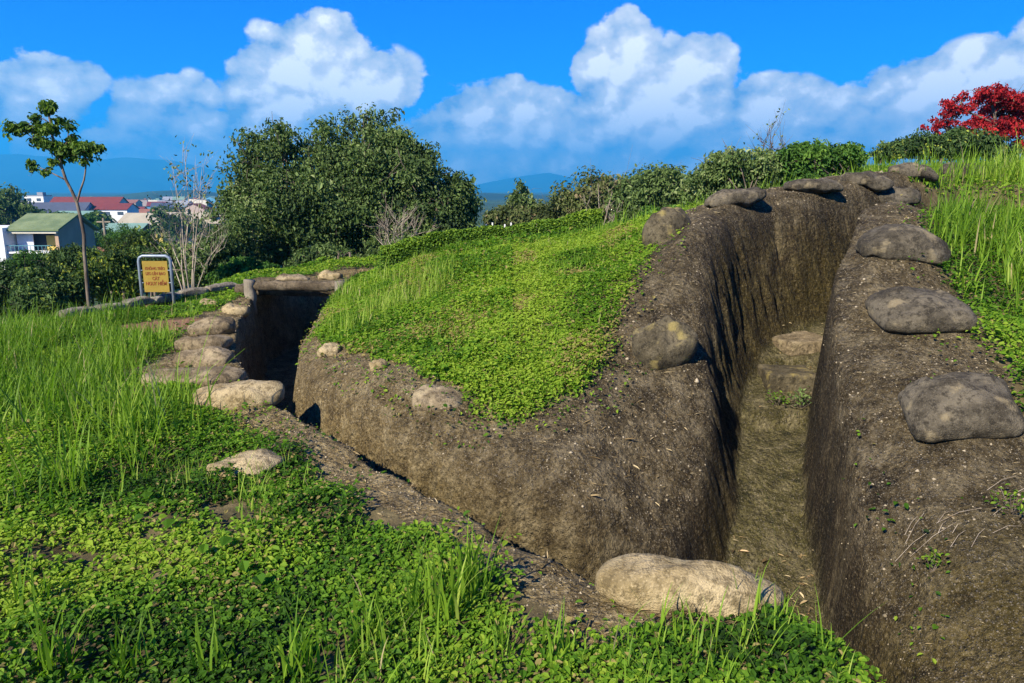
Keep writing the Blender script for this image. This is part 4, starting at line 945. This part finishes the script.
# sapling
tree('sapling', 'slender young tree with sparse dark leaf clusters standing against the sky at the left', 'tree', (88, 308), 12.6,
     [(47,108,12,5),(36,120,8,5),(18,128,12,5),(10,134,6,4),(48,130,14,6),(68,126,7,6),(40,144,12,5),(62,148,12,7),(84,150,12,6),(98,147,6,5),(54,162,8,4),(30,166,8,5),(44,172,7,4),(80,162,8,4),(72,138,7,4),(58,118,6,4),(92,158,5,4)], 3400, .07, T_CLEAR, .8, tr=.02, sub=6, twigs=70, fill=.8, bark=BARK,
     spines=[(.035, [(86,270),(84,235),(77,203),(66,180),(60,160),(52,135),(48,112)]), (.018, [(77,203),(84,180),(86,165),(84,150)]), (.014, [(66,180),(50,172),(34,165)]), (.014, [(60,160),(44,146),(22,130)]), (.012, [(60,160),(68,140),(68,126)])])
# bare pale shrub
def bare(name, label, base, Y, tips, mat, tr=.02, leaves=None, seed=1, group=None):
    r = np.random.default_rng(seed); b = P(base[0], base[1], Y); O = np.array((b[0], Y, Hh(b[0], Y))); e = empty(name, tuple(float(c) for c in O)); tag(e, label, 'shrub', group); mb = MB(); ends = []
    for px, py in tips:
        T = P(px, py, Y + r.normal(0, .35)) - O; mids = [np.array((0, 0, -.3)) + (r.normal(0, .04), r.normal(0, .04), 0)]
        for f in (.3, .6, 1): mids.append(T * f * np.array((f ** .25, 1, 1)) + r.normal(0, .05, 3))
        mb.tube(mids, [tr, tr * .8, tr * .5, tr * .15], 5)
        for j in range(9):
            f = r.uniform(.35, .95); s = T * f; q2 = s + np.array((r.normal(0, .22), r.normal(0, .2), abs(r.normal(.28, .15)))); mb.tube([s, (s + q2) / 2 + r.normal(0, .03, 3), q2], [tr * .4, tr * .25, tr * .08], 4); ends.append(q2)
            for _ in range(2): q3 = q2 + np.array((r.normal(0, .12), r.normal(0, .1), abs(r.normal(.12, .1)))); mb.tube([(s + q2) / 2, q3], [tr * .2, tr * .06], 4)
    mb.build('branches', mat, e, True)
    if leaves:
        n = leaves; c = np.array(ends)[r.integers(0, len(ends), n)] + r.normal(0, .07, (n, 3)); leaves_mesh('leaves', c, r.normal(0, 1, (n, 3)), np.full(n, .07), .5, r.random(n), T_OLIVE, e, r=r)
bare('bare_shrub', 'leafless shrub with pale fanned branches right of the yellow sign', (190, 298), 13.4, [(160,195),(172,165),(182,150),(195,175),(205,165),(215,210),(150,230),(175,200),(225,235)], PALEB, .014, 260, 3)
bare('bare_shrub', 'small bare pale twigs under the merged trees behind the mound', (395, 258), 16.5, [(385,222),(398,215),(410,225),(418,232),(375,235)], PALEB, .018, 0, 4)
bare('bare_shrub', 'bare grey twigs rising against the clouds above the bright bush', (772, 178), 15.5, [(762,138),(772,134),(780,142),(788,148)], BARK, .018, 60, 6)
bare('bare_shrub', 'thin pale stems among the rusty bushes behind the mound', (598, 232), 22, [(585,195),(598,185),(610,192),(620,200)], PALEB, .025, 0, 7)
# behind the mound
for (px, py, rx, ry, Y, m_, t0, ls, lb) in [
    (522, 206, 20, 18, 30, T_OLIVE, .5, .13, 'conical olive tree right of the white picket fence'),
    (503, 225, 16, 14, 28, T_RUST, .3, .11, 'greyish bush at the foot of the conical tree'),
    (540, 224, 22, 14, 27, T_RUST, .55, .11, 'reddish dry bush behind the mound right of the conical tree'),
    (572, 214, 24, 20, 26, T_RUST, .25, .11, 'grey-green bush with thin twigs in the middle behind the mound'),
    (604, 205, 26, 24, 25, T_RUST, .6, .11, 'tallest rusty tinted bush behind the mound'),
    (640, 208, 26, 24, 24, T_OLIVE, .45, .11, 'green bush behind the lawn left of the shoulder sandbag'),
    (668, 198, 26, 22, 22, T_OLIVE, .5, .10, 'dark green bush above the shoulder sandbag'),
    (655, 222, 20, 10, 19, T_BRT, .5, .08, 'low bright bush at the foot of the dark green bush')]:
    con = 'conical' in lb and 'tree right' in lb; rx *= 1.2; ry *= 1.25; py -= 3
    lobes = [(px, py - ry * .7, rx * .35, ry * .5), (px, py - ry * .2, rx * .65, ry * .6), (px, py + ry * .2, rx * .85, ry * .6), (px, py + ry * .8, rx * 1.1, ry * .7), (px, py + ry * 1.6, rx * 1.3, ry)] if con else [(px, py, rx, ry), (px - rx * .5, py + ry * .5, rx * .7, ry * .7), (px + rx * .5, py + ry * .4, rx * .7, ry * .7), (px, py - ry * .4, rx * .5, ry * .55), (px, py + ry * 1.2, rx, ry)]
    tree('tree' if 'tree' in lb.split('right')[0] and con else 'bush', lb, 'tree' if con else 'bush', (px, py + ry + 12), Y, lobes, 15000, ls, m_, t0, 'bushes and trees behind the mound', tr=.04, nstem=3, spread=.25, sub=24, twigs=34, barelen=.3, fill=.5)
tree('bush', 'large rounded green bush left of the bare twigs above the back wall', 'bush', (728, 205), 14.5, [(735,168,34,20),(712,178,30,20),(760,171,28,22),(722,198,40,16),(750,195,35,18),(690,192,16,14)], 22000, .062, T_OLIVE, .62, 'bushes above the back wall', tr=.04, nstem=4, spread=.3, twigs=40)
tree('bush', 'bright green leafy bush above the middle sandbag of the back wall', 'bush', (820, 190), 14.5, [(820,158,32,16),(795,163,26,16),(845,160,24,14),(812,182,40,14),(852,178,22,10)], 20000, .07, T_BRT, .5, 'bushes above the back wall', tr=.04, nstem=4, spread=.3, twigs=40)
tree('bush', 'low dark mound-shaped bush in front of the red tree', 'bush', (930, 168), 19, [(930,147,34,11),(900,152,28,9),(962,143,32,12),(990,150,30,10),(878,157,18,6)], 16000, .075, T_DARK, .55, 'bushes above the back wall', tr=.04, nstem=4, spread=.3, twigs=20)
tree('red_tree', 'tree covered in crimson red leaves at the upper right edge', 'tree', (992, 172), 22, [(990,96,30,10,0),(958,106,26,9),(940,128,20,7),(950,116,20,7),(962,134,26,8),(1015,106,26,12),(940,124,16,6),(972,124,22,8),(1005,128,28,12),(1040,120,26,22),(995,146,22,9),(1025,146,24,10),(940,140,10,4),(1000,112,30,10,.6)], 17000, .08, T_RED, .45, tr=.07, sub=18, twigs=80, fill=.36, bark=BARK, spines=[(.08, [(990,160),(992,142),(996,125),(992,105)]), (.05, [(992,142),(972,134),(948,132)]), (.05, [(992,142),(1012,130),(1030,118)]), (.04, [(996,125),(975,115),(962,110)])])
# clipped low hedge rows on the mound
def hedge(pts, label, h=.22, w=.28, n=9000, seed=2):
    r = np.random.default_rng(seed); pw_ = np.array([P(*p) for p in pts]); s = r.random(n) * (len(pw_) - 1); i = s.astype(int); f = (s - i)[:, None]; c = pw_[i] * (1 - f) + pw_[i + 1] * f
    u = r.uniform(-1, 1, n) * w / 2; x = c[:, 0] + r.normal(0, .02, n); y = c[:, 1] + u; z = terrain(x, y); g = 1 - np.abs(u / (w / 2)) ** 3
    hh = (r.random(n) ** .35) * h * g * (1 + .5 * fbm(x, y, 2, 3)); O = np.array((pw_[0][0], pw_[0][1], Hh(pw_[0][0], pw_[0][1])))
    e = empty('low_hedge', tuple(float(k) for k in O)); tag(e, label, 'hedge', 'low hedges on the mound')
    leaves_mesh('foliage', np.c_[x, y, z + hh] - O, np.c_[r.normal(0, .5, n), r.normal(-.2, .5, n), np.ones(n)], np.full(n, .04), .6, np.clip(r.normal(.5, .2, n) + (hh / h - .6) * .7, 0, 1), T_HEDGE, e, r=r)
    mb = MB()
    for k in range(30):
        j = r.integers(n); mb.tube([(x[j] - O[0], y[j] - O[1], z[j] - O[2] - .03), (x[j] - O[0], y[j] - O[1], z[j] - O[2] + hh[j])], .006, 4)
    mb.build('stems', BARK, e)
hedge([(382,268,9.6),(450,256,9.9),(520,250,10),(600,246,10)], 'front low clipped hedge row along the crest of the mound', .32, .40, 18000)
hedge([(400,256,10.9),(470,247,11.2),(540,243,11.3),(620,236,11.4)], 'rear low hedge row behind the front one on the mound', .36, .40, 18000, 5)
# tree clumps in the town
tr_ = random.Random(8)
for k in range(44):
    Y = 140 * (800 / 140) ** tr_.random(); px = tr_.uniform(-20, 260); py = 212 + (14 if Y < 250 else 3)
    tree('town_tree', 'small dark green tree among the far town houses', 'tree', (px, py + 10), Y, [(px, py, 3500 / Y, 2600 / Y), (px + 2000 / Y, py + 500 / Y, 2600 / Y, 2200 / Y)], 420, .9, T_DARK, .55, 'trees among the town houses', tr=.2, sub=6, twigs=4)
# a few plants in the trench
def sprig(px, py, label, n=60, ls=.03, r0=.06, mat=None, h=.06):
    h_ = hit(px, py); e = empty('weed', (h_[0], h_[1], h_[2])); tag(e, label, 'weed', 'weeds growing in the trench'); r = np.random.default_rng(int(px)); c = r.normal(0, 1, (n, 3)) * (r0, r0, h * .4) + (0, 0, h)
    leaves_mesh('leaves', c, np.c_[r.normal(0, .5, (n, 2)), np.ones(n)], np.full(n, ls), .5, np.clip(r.normal(.6, .15, n), 0, .93), mat or G1, e, r=r)
    mb = MB(); [mb.tube([(0, 0, -.02), tuple(c[k])], .002, 4) for k in range(0, n, 6)]; mb.build('stems', BARK, e)
sprig(800, 408, 'bluish green weed at the right foot of the stone step', 90, .035, .06, T_OLIVE, .09)
sprig(778, 405, 'small green weed in front of the stone step', 50)
sprig(932, 572, 'small bright weed alone on the dark right bank slope', 40, .025, .035)
sprig(1012, 512, 'weed at the right edge below the nearest dark sandbag', 60, .028, .07)
sprig(925, 395, 'tiny weed between the two nearest right bank sandbags', 20, .02, .03)
# dry twigs on the right bank
mb = MB(); r = np.random.default_rng(4)
for k in range(14):
    h = hit(960 + r.normal(0, 34), 540 + r.normal(0, 22)); a = r.uniform(-.4, .7); L = r.uniform(.05, .22); p0 = np.array(h) + (0, 0, .012); p2 = np.array((h[0] + L * math.cos(a), h[1] + L * math.sin(a) * .7, 0)); p2[2] = Hh(p2[0], p2[1]) + .02
    mb.tube([p0, (p0 + p2) / 2 + (0, 0, .02), p2], [.0014, .001, .0007], 4)
tag(mb.build('dry_twigs', PALEB, None), 'scattered dry pale twigs on the right bank slope', kind='stuff')
sc.cycles.max_bounces = 5; sc.cycles.diffuse_bounces = 2; sc.cycles.volume_bounces = 0; sc.cycles.transmission_bounces = 3; sc.cycles.transparent_max_bounces = 4
